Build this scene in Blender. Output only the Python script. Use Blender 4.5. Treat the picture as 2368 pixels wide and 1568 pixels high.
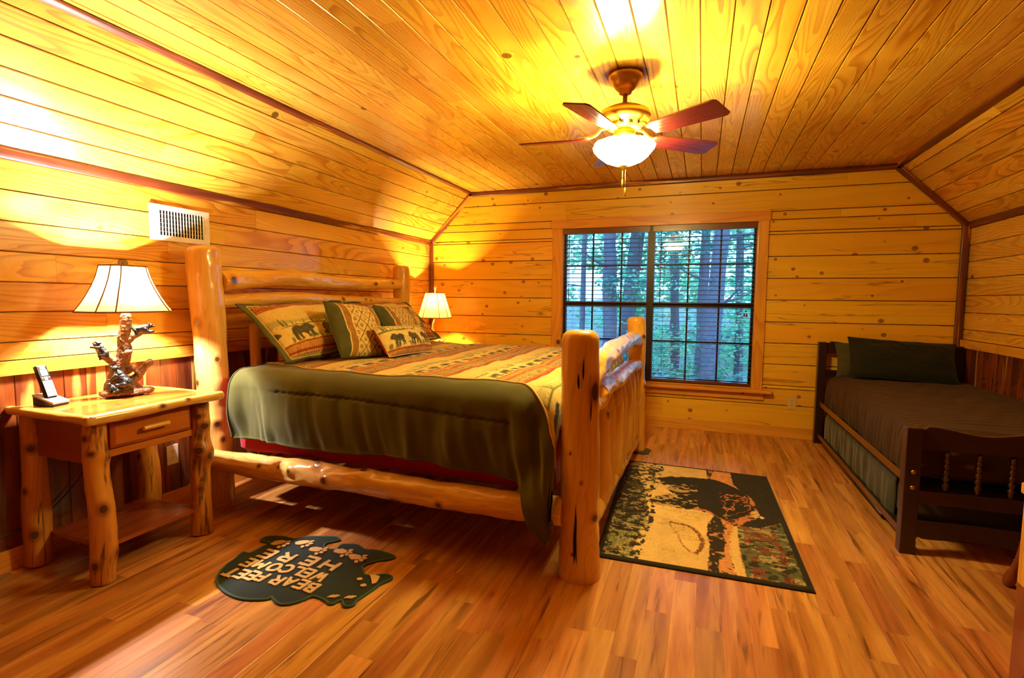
import bpy, bmesh, math, random
import numpy as np
from mathutils import Vector, Matrix, noise
PI = math.pi
random.seed(7)
rng = np.random.default_rng(7)
for _o in list(bpy.data.objects): bpy.data.objects.remove(_o)
SC = bpy.context.scene
COL = SC.collection

# ------------------------------------------------------------------ camera
CAMP = Vector((2.9703, 0.0, 1.2716)); YAW, PITCH, ROLL = -0.35048, -0.07786, 0.00896
def _cam():
    f = Vector((math.sin(YAW)*math.cos(PITCH), math.cos(YAW)*math.cos(PITCH), math.sin(PITCH)))
    r = Vector((math.cos(YAW), -math.sin(YAW), 0)); u = r.cross(f)
    r2 = r*math.cos(ROLL)+u*math.sin(ROLL); u2 = -r*math.sin(ROLL)+u*math.cos(ROLL)
    m = Matrix((r2, u2, -f)).transposed().to_4x4(); m.translation = CAMP
    cd = bpy.data.cameras.new('camera'); cd.sensor_width = 36; cd.lens = 36*1197.02/2368; cd.clip_start = 0.05; cd.clip_end = 200
    c = bpy.data.objects.new('camera', cd); COL.objects.link(c); c.matrix_world = m; SC.camera = c
_cam()

# ------------------------------------------------------------------ world, daylight, exposure
SC.view_settings.view_transform = 'Standard'; SC.view_settings.look = 'None'
SC.view_settings.gamma = 1; SC.view_settings.use_curve_mapping = False
SC.view_settings.exposure = 0.0
W = bpy.data.worlds.new('world'); SC.world = W; W.use_nodes = True
_bg = W.node_tree.nodes['Background']; _bg.inputs[0].default_value = (0.17, 0.47, 1.0, 1); _bg.inputs[1].default_value = 8.0
SC.cycles.max_bounces = 8; SC.cycles.diffuse_bounces = 5; SC.cycles.glossy_bounces = 4
SC.cycles.transmission_bounces = 8; SC.cycles.transparent_max_bounces = 16
SC.cycles.sample_clamp_indirect = 6.0; SC.cycles.caustics_reflective = False; SC.cycles.caustics_refractive = False
SC.cycles.use_denoising = True; SC.cycles.adaptive_threshold = 0.02

# light powers (W), all from the room's own three lamps
P_FAN = 235.0; E_BOWL = 195.0; P_LAMP = 1050.0; P_LAMP2 = 560.0
C_FAN = (1.0, 0.755, 0.22); C_LAMP = (1.0, 0.92, 0.86); C_LAMP2 = (1.0, 0.78, 0.30)
# ------------------------------------------------------------------ room dimensions
D = 5.333; RW = 5.017; SL = 0.512; KH = 1.9065; CH = 2.44; Y0 = -1.9

def lin(c): return tuple((x/12.92 if x <= 0.04045 else ((x+0.055)/1.055)**2.4) for x in c)
def nlin(a): return np.where(a <= 0.04045, a/12.92, ((a+0.055)/1.055)**2.4)

# ------------------------------------------------------------------ object helpers
def tag(o, label=None, cat=None, group=None, kind=None):
    if label: o['label'] = label
    if cat: o['category'] = cat
    if group: o['group'] = group
    if kind: o['kind'] = kind
    return o
def empty(name, loc=(0,0,0), rz=0.0):
    o = bpy.data.objects.new(name, None); COL.objects.link(o); o.location = loc; o.rotation_euler = (0,0,rz)
    o.empty_display_size = 0.05
    return o
def copy_tree(o, parent=None):
    c = o.copy(); COL.objects.link(c); c.parent = parent
    for ch in list(o.children): copy_tree(ch, c)
    return c

class MB:
    """collects geometry for ONE mesh"""
    def __init__(s): s.v = []; s.f = []; s.uv = []; s.rnd = []; s.kn = []; s.mi = []; s.useuv = False; s.sm = []
    def add(s, verts, faces, uvs=None, rnd=0.0, kn=None, mi=0, smooth=True):
        b = len(s.v); s.v.extend([tuple(map(float, p)) for p in verts])
        s.kn.extend(list(kn) if kn is not None else [9.0]*len(verts))
        for i, f in enumerate(faces):
            s.f.append(tuple(b+k for k in f))
            if uvs is not None: s.uv.append(uvs[i]); s.useuv = True
            else: s.uv.append([(0,0)]*len(f))
            s.rnd.append(rnd[i] if isinstance(rnd, (list, np.ndarray)) else rnd); s.mi.append(mi); s.sm.append(smooth)
        return s
    def box(s, x0, x1, y0, y1, z0, z1, rnd=0.0, b=0.0, mi=0, axis=None):
        """box, optional chamfer b, uv in metres along the longest axis"""
        d = (x1-x0, y1-y0, z1-z0)
        if axis is None: axis = int(np.argmax(d))
        if b <= 0:
            vs = [(x,y,z) for x in (x0,x1) for y in (y0,y1) for z in (z0,z1)]
            fs = [(0,1,3,2),(4,6,7,5),(0,4,5,1),(2,3,7,6),(0,2,6,4),(1,5,7,3)]
        else:
            b = min(b, min(d)*0.45)
            bm = bmesh.new(); bmesh.ops.create_cube(bm, size=1)
            for v in bm.verts: v.co = Vector(((x0+x1)/2+v.co.x*d[0], (y0+y1)/2+v.co.y*d[1], (z0+z1)/2+v.co.z*d[2]))
            bmesh.ops.bevel(bm, geom=bm.edges[:], offset=b, segments=2, profile=0.7, affect='EDGES')
            bm.verts.index_update()
            vs = [tuple(v.co) for v in bm.verts]; fs = [tuple(v.index for v in f.verts) for f in bm.faces]; bm.free()
        uvs = []
        for f in fs:
            P = [vs[k] for k in f]
            n = Vector((0,0,0))
            for k in range(1, len(P)-1): n += (Vector(P[k])-Vector(P[0])).cross(Vector(P[k+1])-Vector(P[0]))
            na = int(np.argmax([abs(n.x), abs(n.y), abs(n.z)]))
            ax = axis if na != axis else (axis+1) % 3
            ot = [a for a in (0,1,2) if a not in (ax, na)][0]
            uvs.append([(p[ax], p[ot]) for p in P])
        s.add(vs, fs, uvs, rnd, mi=mi, smooth=False); return s
    def grid(s, P, uv=None, close_u=False, rnd=0.0, kn=None, mi=0, flip=False):
        """P: (n,m,3) array"""
        P = np.asarray(P, float); n, m = P.shape[:2]
        vs = P.reshape(-1, 3).tolist(); fs = []; us = []
        for i in range(n-1 if not close_u else n):
            i2 = (i+1) % n
            for j in range(m-1):
                q = (i*m+j, i2*m+j, i2*m+j+1, i*m+j+1)
                if flip: q = q[::-1]
                fs.append(q)
                if uv is not None:
                    u4 = [tuple(uv[i][j]), tuple(uv[i+1][j]), tuple(uv[i+1][j+1]), tuple(uv[i][j+1])]
                    us.append(u4[::-1] if flip else u4)
        s.add(vs, fs, us if uv is not None else None, rnd, kn if kn is None else np.asarray(kn).reshape(-1), mi); return s
    def lathe(s, prof, c=(0,0,0), seg=32, axis='z', rnd=0.0, mi=0):
        vs = []; fs = []; n = len(prof)
        for k in range(seg):
            a = 2*PI*k/seg; ca, sa = math.cos(a), math.sin(a)
            for r, h in prof:
                p = (r*ca, r*sa, h)
                if axis == 'x': p = (h, r*ca, r*sa)
                if axis == 'y': p = (r*sa, h, r*ca)
                vs.append((p[0]+c[0], p[1]+c[1], p[2]+c[2]))
        for k in range(seg):
            k2 = (k+1) % seg
            for j in range(n-1): fs.append((k*n+j, k2*n+j, k2*n+j+1, k*n+j+1))
        if prof[0][0] > 1e-5: fs.append(tuple(k*n for k in range(seg))[::-1])
        if prof[-1][0] > 1e-5: fs.append(tuple(k*n+n-1 for k in range(seg)))
        s.add(vs, fs, None, rnd, mi=mi); return s
    def tube(s, pts, r, seg=12, rnd=0.0, mi=0, cap=True):
        pts = np.asarray(pts, float); n = len(pts)
        r = np.broadcast_to(np.asarray(r, float), (n,))
        T, N, B = frames(pts)
        a = np.linspace(0, 2*PI, seg, endpoint=False)
        V = pts[:,None,:] + (np.cos(a)[None,:,None]*N[:,None,:]+np.sin(a)[None,:,None]*B[:,None,:])*r[:,None,None]
        fs = []
        for i in range(n-1):
            for j in range(seg):
                j2 = (j+1) % seg; fs.append((i*seg+j, i*seg+j2, (i+1)*seg+j2, (i+1)*seg+j))
        if cap: fs.append(tuple(range(seg))[::-1]); fs.append(tuple((n-1)*seg+j for j in range(seg)))
        s.add(V.reshape(-1,3).tolist(), fs, None, rnd, mi=mi); return s
    def build(s, name, mat, parent=None, colr=None, smooth=True, mods=None):
        me = bpy.data.meshes.new(name)
        me.from_pydata(s.v, [], s.f)
        mats = mat if isinstance(mat, (list, tuple)) else [mat]
        for m_ in mats: me.materials.append(m_)
        if len(mats) > 1: me.polygons.foreach_set('material_index', s.mi)
        if s.useuv:
            L = me.uv_layers.new(name='UVMap'); fl = [c for f in s.uv for p in f for c in p]; L.data.foreach_set('uv', fl)
        a = me.attributes.new('rnd', 'FLOAT', 'FACE'); a.data.foreach_set('value', [float(x) for x in s.rnd])
        if True:
            a = me.attributes.new('kn', 'FLOAT', 'POINT'); a.data.foreach_set('value', [float(x) for x in s.kn])
        if colr is not None:
            a = me.attributes.new('Col', 'FLOAT_COLOR', 'POINT')
            c = np.ones((len(s.v), 4), np.float32); c[:,:3] = nlin(np.clip(np.asarray(colr).reshape(-1,3), 0, 1))
            a.data.foreach_set('color', c.reshape(-1))
        me.polygons.foreach_set('use_smooth', [bool(x and smooth) for x in s.sm])
        me.update()
        o = bpy.data.objects.new(name, me); COL.objects.link(o)
        if parent is not None: o.parent = parent
        return o

def frames(pts):
    n = len(pts); T = np.gradient(pts, axis=0); T /= np.linalg.norm(T, axis=1)[:,None]+1e-12
    N = np.zeros_like(T); B = np.zeros_like(T)
    up = np.array([0,0,1.0]) if abs(T[0][2]) < 0.9 else np.array([1.0,0,0])
    v = up-T[0]*(up@T[0]); N[0] = v/np.linalg.norm(v); B[0] = np.cross(T[0], N[0])
    for i in range(1, n):
        v = N[i-1]-T[i]*(N[i-1]@T[i]); N[i] = v/np.linalg.norm(v); B[i] = np.cross(T[i], N[i])
    return T, N, B
def spline(ctrl, n):
    P = np.asarray(ctrl, float)
    if len(P) == 2: t = np.linspace(0,1,n)[:,None]; return P[0]*(1-t)+P[1]*t
    Q = np.vstack([2*P[0]-P[1], P, 2*P[-1]-P[-2]]); m = len(P)-1; out = []
    for t in np.linspace(0, m-1e-6, n):
        i = int(t); f = t-i; p0,p1,p2,p3 = Q[i],Q[i+1],Q[i+2],Q[i+3]
        out.append(0.5*((2*p1)+(-p0+p2)*f+(2*p0-5*p1+4*p2-p3)*f*f+(-p0+3*p1-3*p2+p3)*f**3))
    return np.array(out)

# vectorised value noise (numpy)
_perm = rng.integers(0, 1<<30, 4096)
def _h(ix, iy, s):
    k = (ix*374761393 + iy*668265263 + s*974634777) & 0x7fffffff
    k = (k ^ (k >> 13)) * 1274126177 & 0x7fffffff
    return ((k ^ (k >> 16)) & 0xffff)/65535.0
def vnoise(x, y, s=0):
    x = np.asarray(x, float); y = np.asarray(y, float)
    ix = np.floor(x).astype(np.int64); iy = np.floor(y).astype(np.int64); fx = x-ix; fy = y-iy
    fx = fx*fx*(3-2*fx); fy = fy*fy*(3-2*fy)
    return (_h(ix,iy,s)*(1-fx)+_h(ix+1,iy,s)*fx)*(1-fy)+(_h(ix,iy+1,s)*(1-fx)+_h(ix+1,iy+1,s)*fx)*fy
def fbm(x, y, s=0, o=3):
    r = 0; a = 1; t = 0
    for k in range(o): r = r+a*vnoise(x*2**k, y*2**k, s+k*17); t += a; a *= 0.55
    return r/t
def inpoly(x, y, poly):
    x = np.asarray(x); y = np.asarray(y); c = np.zeros(np.broadcast(x,y).shape, bool); n = len(poly)
    for i in range(n):
        x1,y1 = poly[i]; x2,y2 = poly[(i+1)%n]
        if y1 == y2: continue
        k = ((y1 > y) != (y2 > y)) & (x < (x2-x1)*(y-y1)/(y2-y1)+x1); c ^= k
    return c

def log_tube(mb, ctrl, r, knots=(), seg=40, step=0.012, rough=0.03, seed=0, chamfer=(0.02, 0.02), mi=0, rfun=None, oval=0.0):
    """natural log: wavy radius, knot bumps, rounded ends. r scalar or (r0,r1)"""
    P0 = spline(ctrl, 200); L = np.sum(np.linalg.norm(np.diff(P0, axis=0), axis=1))
    n = max(6, int(L/step)); P = spline(ctrl, n); s = np.linspace(0, L, n)
    r0, r1 = (r, r) if np.isscalar(r) else r
    R = r0+(r1-r0)*s/L
    if rfun is not None: R = R*rfun(s/L)
    T, N, B = frames(P); a = np.linspace(0, 2*PI, seg, endpoint=False)
    # add end-rounding rings
    idx = list(range(n)); off = [0.0]*n; sc = [1.0]*n
    def cap(end):
        c = chamfer[end]; out = []
        for q in (30, 60, 82): out.append((c*math.sin(math.radians(q)), 1-(c/(r0 if end == 0 else r1))*(1-math.cos(math.radians(q)))))
        return out
    c0 = [(0, -o, k) for o, k in cap(0)][::-1]; c1 = [(n-1, o, k) for o, k in cap(1)]
    rings = c0+[(i, 0.0, 1.0) for i in idx]+c1
    V = []; K = []; UV = []
    for (i, o, k) in rings:
        ss = s[i]+o
        nz = (vnoise(ss*5+seed*3.1, np.cos(a)*1.6+seed, seed)-0.5)+(vnoise(ss*5+40, np.sin(a)*1.6+seed, seed+5)-0.5)+0.4*(vnoise(ss*22, np.cos(a)*5+9, seed+9)-0.5)
        rr = R[i]*k*(1+rough*2*nz)*(1+oval*np.cos(2*a))
        kn = np.full(seg, 9.0)
        for (ks, ka, kz, kb) in knots:
            da = (a-ka+PI) % (2*PI)-PI
            d = np.hypot((ss-ks)*0.8, da*R[i])/kz
            rr = rr+kb*np.exp(-(d*0.62)**2)-kb*0.35*np.exp(-(d*1.9)**2); kn = np.minimum(kn, d)
        V.append(P[i]+T[i]*o+(np.cos(a)[:,None]*N[i]+np.sin(a)[:,None]*B[i])*rr[:,None]); K.append(kn)
        UV.append([(ss, x*R[i]) for x in np.append(a, 2*PI)])
    m = len(rings); fs = []; us = []
    for i in range(m-1):
        for j in range(seg):
            j2 = (j+1) % seg; fs.append((i*seg+j, i*seg+j2, (i+1)*seg+j2, (i+1)*seg+j))
            us.append([UV[i][j], UV[i][j+1], UV[i+1][j+1], UV[i+1][j]])
    fs.append(tuple(range(seg))[::-1]); us.append([(seed+math.cos(x)*r0*0.3, 7+math.sin(x)*r0) for x in a][::-1])
    fs.append(tuple((m-1)*seg+j for j in range(seg))); us.append([(seed+math.cos(x)*r1*0.3, 9+math.sin(x)*r1) for x in a])
    mb.add(np.array(V).reshape(-1,3), fs, us, (seed*0.137) % 1.0, np.array(K).reshape(-1), mi)
    return mb

# ------------------------------------------------------------------ node helpers
class NT:
    def __init__(s, name):
        s.m = bpy.data.materials.new(name); s.m.use_nodes = True; s.t = s.m.node_tree; s.t.nodes.clear()
        s.out = s.t.nodes.new('ShaderNodeOutputMaterial')
    def n(s, typ, ins=None, **pr):
        d = s.t.nodes.new(typ)
        for k, v in pr.items(): setattr(d, k, v)
        for k, v in (ins or {}).items(): s.set(d.inputs[k], v)
        return d
    def set(s, sock, v):
        if isinstance(v, bpy.types.NodeSocket): s.t.links.new(v, sock)
        elif v is not None:
            if isinstance(v, tuple) and len(v) == 3 and sock.type == 'RGBA': v = (*v, 1)
            sock.default_value = v
    def math(s, op, a, b=None, c=None, clamp=False):
        d = s.n('ShaderNodeMath', operation=op, use_clamp=clamp); s.set(d.inputs[0], a)
        if b is not None: s.set(d.inputs[1], b)
        if c is not None: s.set(d.inputs[2], c)
        return d.outputs[0]
    def mix(s, f, a, b, blend='MIX'):
        d = s.n('ShaderNodeMix', data_type='RGBA', blend_type=blend); s.set(d.inputs[0], f); s.set(d.inputs[6], a); s.set(d.inputs[7], b); return d.outputs[2]
    def ramp(s, f, stops, interp='LINEAR'):
        d = s.n('ShaderNodeValToRGB'); s.set(d.inputs[0], f); cr = d.color_ramp; cr.interpolation = interp
        while len(cr.elements) < len(stops): cr.elements.new(0.5)
        for e, (p, c) in zip(cr.elements, stops):
            e.position = p; e.color = (c, c, c, 1) if isinstance(c, (int, float)) else (*lin(c), 1)
        return d.outputs[0]
    def noise(s, vec, scale=1.0, detail=2.0, rough=0.5, dist=0.0):
        return s.n('ShaderNodeTexNoise', {'Vector': vec, 'Scale': scale, 'Detail': detail, 'Roughness': rough, 'Distortion': dist}).outputs[0]
    def xyz(s, x, y, z=0.0):
        return s.n('ShaderNodeCombineXYZ', {0: x, 1: y, 2: z}).outputs[0]
    def attr(s, name): return s.n('ShaderNodeAttribute', attribute_name=name)
    def uv(s):
        g = s.n('ShaderNodeSeparateXYZ', {0: s.n('ShaderNodeUVMap').outputs[0]}); return g.outputs[0], g.outputs[1]
    def bsdf(s, col, rough=0.5, metal=0.0, bump=None, bstr=0.2, bdist=0.002, coat=0.0, spec=0.5, sheen=0.0, **kw):
        b = s.n('ShaderNodeBsdfPrincipled'); s.set(b.inputs['Base Color'], col); s.set(b.inputs['Roughness'], rough); s.set(b.inputs['Metallic'], metal)
        s.set(b.inputs['Coat Weight'], coat); b.inputs['Coat Roughness'].default_value = 0.12; s.set(b.inputs['Specular IOR Level'], spec)
        s.set(b.inputs['Sheen Weight'], sheen)
        for k, v in kw.items(): s.set(b.inputs[k], v)
        if bump is not None:
            bn = s.n('ShaderNodeBump', {'Height': bump, 'Strength': bstr, 'Distance': bdist}); s.t.links.new(bn.outputs[0], b.inputs['Normal'])
        s.t.links.new(b.outputs[0], s.out.inputs[0]); return b

def m_plain(name, c, rough=0.5, metal=0.0, noise_amt=0.08, scale=30, **kw):
    N = NT(name); tc = N.n('ShaderNodeTexCoord').outputs['Object']
    n = N.noise(tc, scale, 3)
    col = N.mix(n, tuple(x*(1-noise_amt) for x in lin(c)), tuple(min(1, x*(1+noise_amt)) for x in lin(c)))
    N.bsdf(col, rough, metal, **kw); return N.m

def m_board(name, light, mid, dark, knot, rings=15.0, knots=0.5, ring_str=0.8, rough=0.32, var=0.25, coat=0.3, cracks=0.0, fine=0.25, vs=4.2, us=0.42, kscale=2.2, hue=None):
    """pine boards: uv in metres (u along the grain), rnd per board"""
    N = NT(name); u, v = N.uv(); r = N.attr('rnd').outputs[2]
    r1 = N.math('MULTIPLY', r, 173.0); r2 = N.math('MULTIPLY', r, 57.0)
    uo = N.math('ADD', u, r1)
    a = N.xyz(N.math('MULTIPLY', uo, us), N.math('MULTIPLY', v, vs), r2)
    n1 = N.noise(a, 1.0, 1.6, 0.45, 0.25)
    wob = N.noise(N.xyz(N.math('MULTIPLY', uo, 3.0), N.math('MULTIPLY', v, 22.0), r2), 1.0, 2.0)
    n1 = N.math('ADD', N.math('ADD', n1, N.math('MULTIPLY', v, 0.9)), N.math('MULTIPLY', wob, 0.035))
    # knots
    vo = N.n('ShaderNodeTexVoronoi', {'Vector': N.xyz(N.math('MULTIPLY', uo, 1.0), N.math('MULTIPLY', v, 1.15), r2), 'Scale': kscale*2, 'Randomness': 1.0}, voronoi_dimensions='2D', feature='F1')
    kd = vo.outputs['Distance']; kc = N.n('ShaderNodeSeparateColor', {0: vo.outputs['Color']}).outputs[0]
    ksz = N.math('MULTIPLY', N.math('GREATER_THAN', kc, 1-knots), N.math('MULTIPLY_ADD', N.math('FRACT', N.math('MULTIPLY', kc, 43.0)), 0.10, 0.035))
    kk = N.math('DIVIDE', kd, N.math('MAXIMUM', ksz, 0.0001))           # 1 at knot rim
    warp = N.math('MULTIPLY', N.math('POWER', 2.718, N.math('MULTIPLY', N.math('MULTIPLY', kd, kd), -60.0)), N.math('GREATER_THAN', kc, 1-knots))
    n1 = N.math('ADD', n1, N.math('MULTIPLY', warp, 0.16))
    f = N.math('FRACT', N.math('MULTIPLY', n1, rings))
    band = N.ramp(f, [(0.0, 0.0), (0.5, 0.12), (0.78, 0.75), (0.93, 1.0), (1.0, 0.0)])
    big = N.noise(N.xyz(N.math('MULTIPLY', uo, 0.7), N.math('MULTIPLY', v, 5.0), N.math('ADD', r2, 5.0)), 1.0, 2.0)
    fib = N.noise(N.xyz(N.math('MULTIPLY', uo, 9.0), N.math('MULTIPLY', v, 420.0), r2), 1.0, 2.0)
    bs = N.math('MULTIPLY', band, N.math('MULTIPLY', N.ramp(big, [(0.25, 0.35), (0.7, 1.0)]), ring_str))
    c = N.mix(N.ramp(big, [(0.3, 0.0), (0.75, 1.0)]), lin(light), lin(mid))
    c = N.mix(bs, c, lin(dark))
    c = N.mix(N.math('MULTIPLY', fib, fine), c, lin(dark))
    # per-board tone
    h = N.n('ShaderNodeHueSaturation', {'Hue': N.math('MULTIPLY_ADD', N.math('FRACT', N.math('MULTIPLY', r, 31.7)), 0.016, 0.492), 'Saturation': 1.0, 'Value': N.math('MULTIPLY_ADD', N.math('FRACT', N.math('MULTIPLY', r, 7.31)), var, 1-var*0.6), 'Color': c}).outputs[0]
    kf = N.ramp(kk, [(0.0, 1.0), (0.45, 0.75), (0.8, 0.9), (1.0, 0.3)]); kf = N.math('MULTIPLY', kf, N.math('LESS_THAN', kk, 1.0))
    halo = N.math('MULTIPLY', N.math('MULTIPLY', warp, 0.35), 1.0)
    c = N.mix(halo, h, lin(mid)); c = N.mix(kf, c, lin(knot))
    if cracks > 0:
        cr = N.noise(N.xyz(N.math('MULTIPLY', uo, 0.5), N.math('MULTIPLY', v, 9.0), N.math('ADD', r2, 9.0)), 1.0, 3.0, 0.5)
        cm = N.ramp(N.math('ABSOLUTE', N.math('SUBTRACT', cr, 0.5)), [(0.0, 1.0), (0.009, 0.0)])
        cm = N.math('MULTIPLY', cm, N.ramp(N.noise(N.xyz(N.math('MULTIPLY', uo, 0.9), N.math('MULTIPLY', v, 2.0), N.math('ADD', r2, 3.0)), 1.0, 1.0), [(0.44, 0.0), (0.52, cracks)]))
        c = N.mix(cm, c, lin(tuple(x*0.45 for x in knot)))
    bump = N.math('ADD', N.math('MULTIPLY', bs, -0.5), N.math('MULTIPLY', big, 1.5))
    N.bsdf(c, N.math('MULTIPLY_ADD', band, 0.08, rough), 0, bump, 0.12, 0.003, coat=coat); return N.m

def m_log(name, light, mid, dark, streak=0.35, rough=0.28, coat=0.5, bark=0.0, scale=1.0):
    N = NT(name); u, v = N.uv(); r = N.attr('rnd').outputs[2]; r1 = N.math('MULTIPLY', r, 91.0)
    k = N.attr('kn').outputs[2]
    a = N.xyz(N.math('MULTIPLY', u, 1.3*scale), N.math('MULTIPLY', v, 13.0*scale), r1)
    n1 = N.noise(a, 1.0, 2.0, 0.5, 0.4)
    n2 = N.noise(N.xyz(N.math('MULTIPLY', u, 4.0), N.math('MULTIPLY', v, 120.0), r1), 1.0, 2.0)
    n3 = N.noise(N.xyz(N.math('MULTIPLY', u, 2.0), N.math('MULTIPLY', v, 3.5), N.math('ADD', r1, 7.0)), 1.0, 2.0)
    c = N.mix(N.ramp(n3, [(0.3, 0.0), (0.72, 1.0)]), lin(light), lin(mid))
    f = N.math('FRACT', N.math('MULTIPLY', n1, 8.0)); b = N.ramp(f, [(0.0, 0.0), (0.6, 0.2), (0.9, 1.0), (1.0, 0.0)])
    c = N.mix(N.math('MULTIPLY', b, streak), c, lin(dark)); c = N.mix(N.math('MULTIPLY', n2, 0.16), c, lin(dark))
    if bark > 0:
        bk = N.noise(N.xyz(N.math('MULTIPLY', u, 7.0), N.math('MULTIPLY', v, 70.0), N.math('ADD', r1, 3.0)), 1.0, 3.0, 0.6)
        bk2 = N.noise(N.xyz(N.math('MULTIPLY', u, 2.5), N.math('MULTIPLY', v, 9.0), N.math('ADD', r1, 13.0)), 1.0, 2.0)
        c = N.mix(N.math('MULTIPLY', N.ramp(N.math('MULTIPLY', bk, bk2), [(0.29, 0.0), (0.35, 1.0)]), bark), c, lin((0.22, 0.12, 0.06)))
    kr = N.ramp(N.math('DIVIDE', k, 3.0), [(0.0, (0.20, 0.10, 0.05)), (0.10, (0.34, 0.19, 0.10)), (0.17, (0.22, 0.11, 0.06)), (0.22, (0.55, 0.32, 0.12)), (0.34, dark), (0.55, mid)])
    kf = N.ramp(N.math('DIVIDE', k, 3.0), [(0.0, 1.0), (0.2, 1.0), (0.33, 0.65), (0.7, 0.0)])
    c = N.mix(kf, c, kr)
    N.bsdf(c, rough, 0, N.math('ADD', n2, n1), 0.08, 0.004, coat=coat); return N.m

def m_cloth(name, col=None, rough=0.9, sheen=0.3, weave=900.0, wstr=0.25, vary=0.12, tint=None):
    N = NT(name); tc = N.n('ShaderNodeTexCoord').outputs['Object']
    base = N.attr('Col').outputs[0] if col is None else lin(col)
    n = N.noise(tc, 9.0, 4, 0.6); w = N.noise(tc, weave, 1.0)
    if isinstance(base, tuple): base = N.mix(0.0, base, base)
    c = N.mix(N.math('MULTIPLY', n, vary*2), base, tuple(x*0.55 for x in lin(col)) if col is not None else (0.08,0.06,0.03))
    N.bsdf(c, rough, 0, w, wstr, 0.0008, sheen=sheen, spec=0.2, **{'Sheen Roughness': 0.4}); return N.m
def m_emit(name, c, s):
    N = NT(name); e = N.n('ShaderNodeEmission', {0: (*c, 1), 1: s}); N.t.links.new(e.outputs[0], N.out.inputs[0]); return N.m

# ------------------------------------------------------------------ materials
M = {}
M['pine'] = m_board('pine_boards', (0.95,0.78,0.33), (0.90,0.66,0.17), (0.64,0.35,0.05), (0.20,0.10,0.05), rings=25, knots=0.05, ring_str=0.85, us=0.5, rough=0.27, coat=0.35)
M['pine_far'] = m_board('knotty_pine_logs', (0.94,0.75,0.21), (0.90,0.67,0.14), (0.68,0.42,0.11), (0.46,0.26,0.09), rings=7, knots=0.42, ring_str=0.22, rough=0.30, coat=0.3, cracks=0.65, fine=0.12, kscale=2.6, var=0.12)
M['pine_trim'] = m_board('pine_trim', (0.93,0.69,0.26), (0.87,0.59,0.17), (0.66,0.36,0.11), (0.24,0.12,0.05), rings=12, knots=0.2, ring_str=0.5, rough=0.30, var=0.1)
def m_livewood():
    N = NT('live_edge_cedar'); u, v = N.uv(); r2 = N.math('MULTIPLY', N.attr('rnd').outputs[2], 57.0)
    n1 = N.noise(N.xyz(N.math('MULTIPLY', u, 0.9), N.math('MULTIPLY', v, 16.0), r2), 1.0, 3.0, 0.55, 0.5)
    n2 = N.noise(N.xyz(N.math('MULTIPLY', u, 4.0), N.math('MULTIPLY', v, 120.0), r2), 1.0, 2.0)
    c = N.ramp(n1, [(0.30, (0.30,0.12,0.06)), (0.50, (0.44,0.19,0.08)), (0.57, (0.58,0.28,0.10)), (0.60, (0.86,0.62,0.26))])
    c = N.mix(N.math('MULTIPLY', n2, 0.35), c, lin((0.20,0.08,0.05)))
    N.bsdf(c, 0.4, 0, n2, 0.1, 0.002, coat=0.15); return N.m
M['cedar_trim'] = m_livewood()
def m_cedar():
    N = NT('cedar_wainscot'); u, v = N.uv(); r = N.attr('rnd').outputs[2]; r2 = N.math('MULTIPLY', r, 57.0)
    uo = N.math('ADD', u, N.math('MULTIPLY', r, 173.0))
    n1 = N.noise(N.xyz(N.math('MULTIPLY', uo, 1.6), N.math('MULTIPLY', v, 15.0), r2), 1.0, 3.0, 0.5, 0.6)
    n2 = N.noise(N.xyz(N.math('MULTIPLY', uo, 5.0), N.math('MULTIPLY', v, 160.0), r2), 1.0, 2.0)
    n3 = N.noise(N.xyz(N.math('MULTIPLY', uo, 0.8), N.math('MULTIPLY', v, 9.0), N.math('ADD', r2, 4.0)), 1.0, 2.0, 0.5, 0.5)
    c = N.ramp(n1, [(0.25, (0.26,0.11,0.06)), (0.42, (0.42,0.20,0.10)), (0.58, (0.54,0.27,0.11)), (0.75, (0.40,0.17,0.08))])
    c = N.mix(N.ramp(n3, [(0.60, 0.0), (0.64, 0.95)]), c, lin((0.82,0.62,0.30)))
    c = N.mix(N.math('MULTIPLY', n2, 0.3), c, lin((0.20,0.08,0.05)))
    vo = N.n('ShaderNodeTexVoronoi', {'Vector': N.xyz(uo, N.math('MULTIPLY', v, 1.3), r2), 'Scale': 3.2}, feature='F1')
    kc = N.n('ShaderNodeSeparateColor', {0: vo.outputs['Color']}).outputs[0]
    kd = N.math('ADD', vo.outputs['Distance'], N.math('MULTIPLY', n1, 0.06))
    kf = N.math('MULTIPLY', N.ramp(kd, [(0.05, 1.0), (0.17, 0.0)]), N.math('GREATER_THAN', kc, 0.45))
    c = N.mix(N.math('MULTIPLY', kf, 0.9), c, lin((0.13,0.07,0.06)))
    h = N.n('ShaderNodeHueSaturation', {'Value': N.math('MULTIPLY_ADD', N.math('FRACT', N.math('MULTIPLY', r, 7.3)), 0.55, 0.68), 'Color': c}).outputs[0]
    N.bsdf(h, 0.25, 0, n1, 0.1, 0.003, coat=0.5); return N.m
M['cedar'] = m_cedar()
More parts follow.
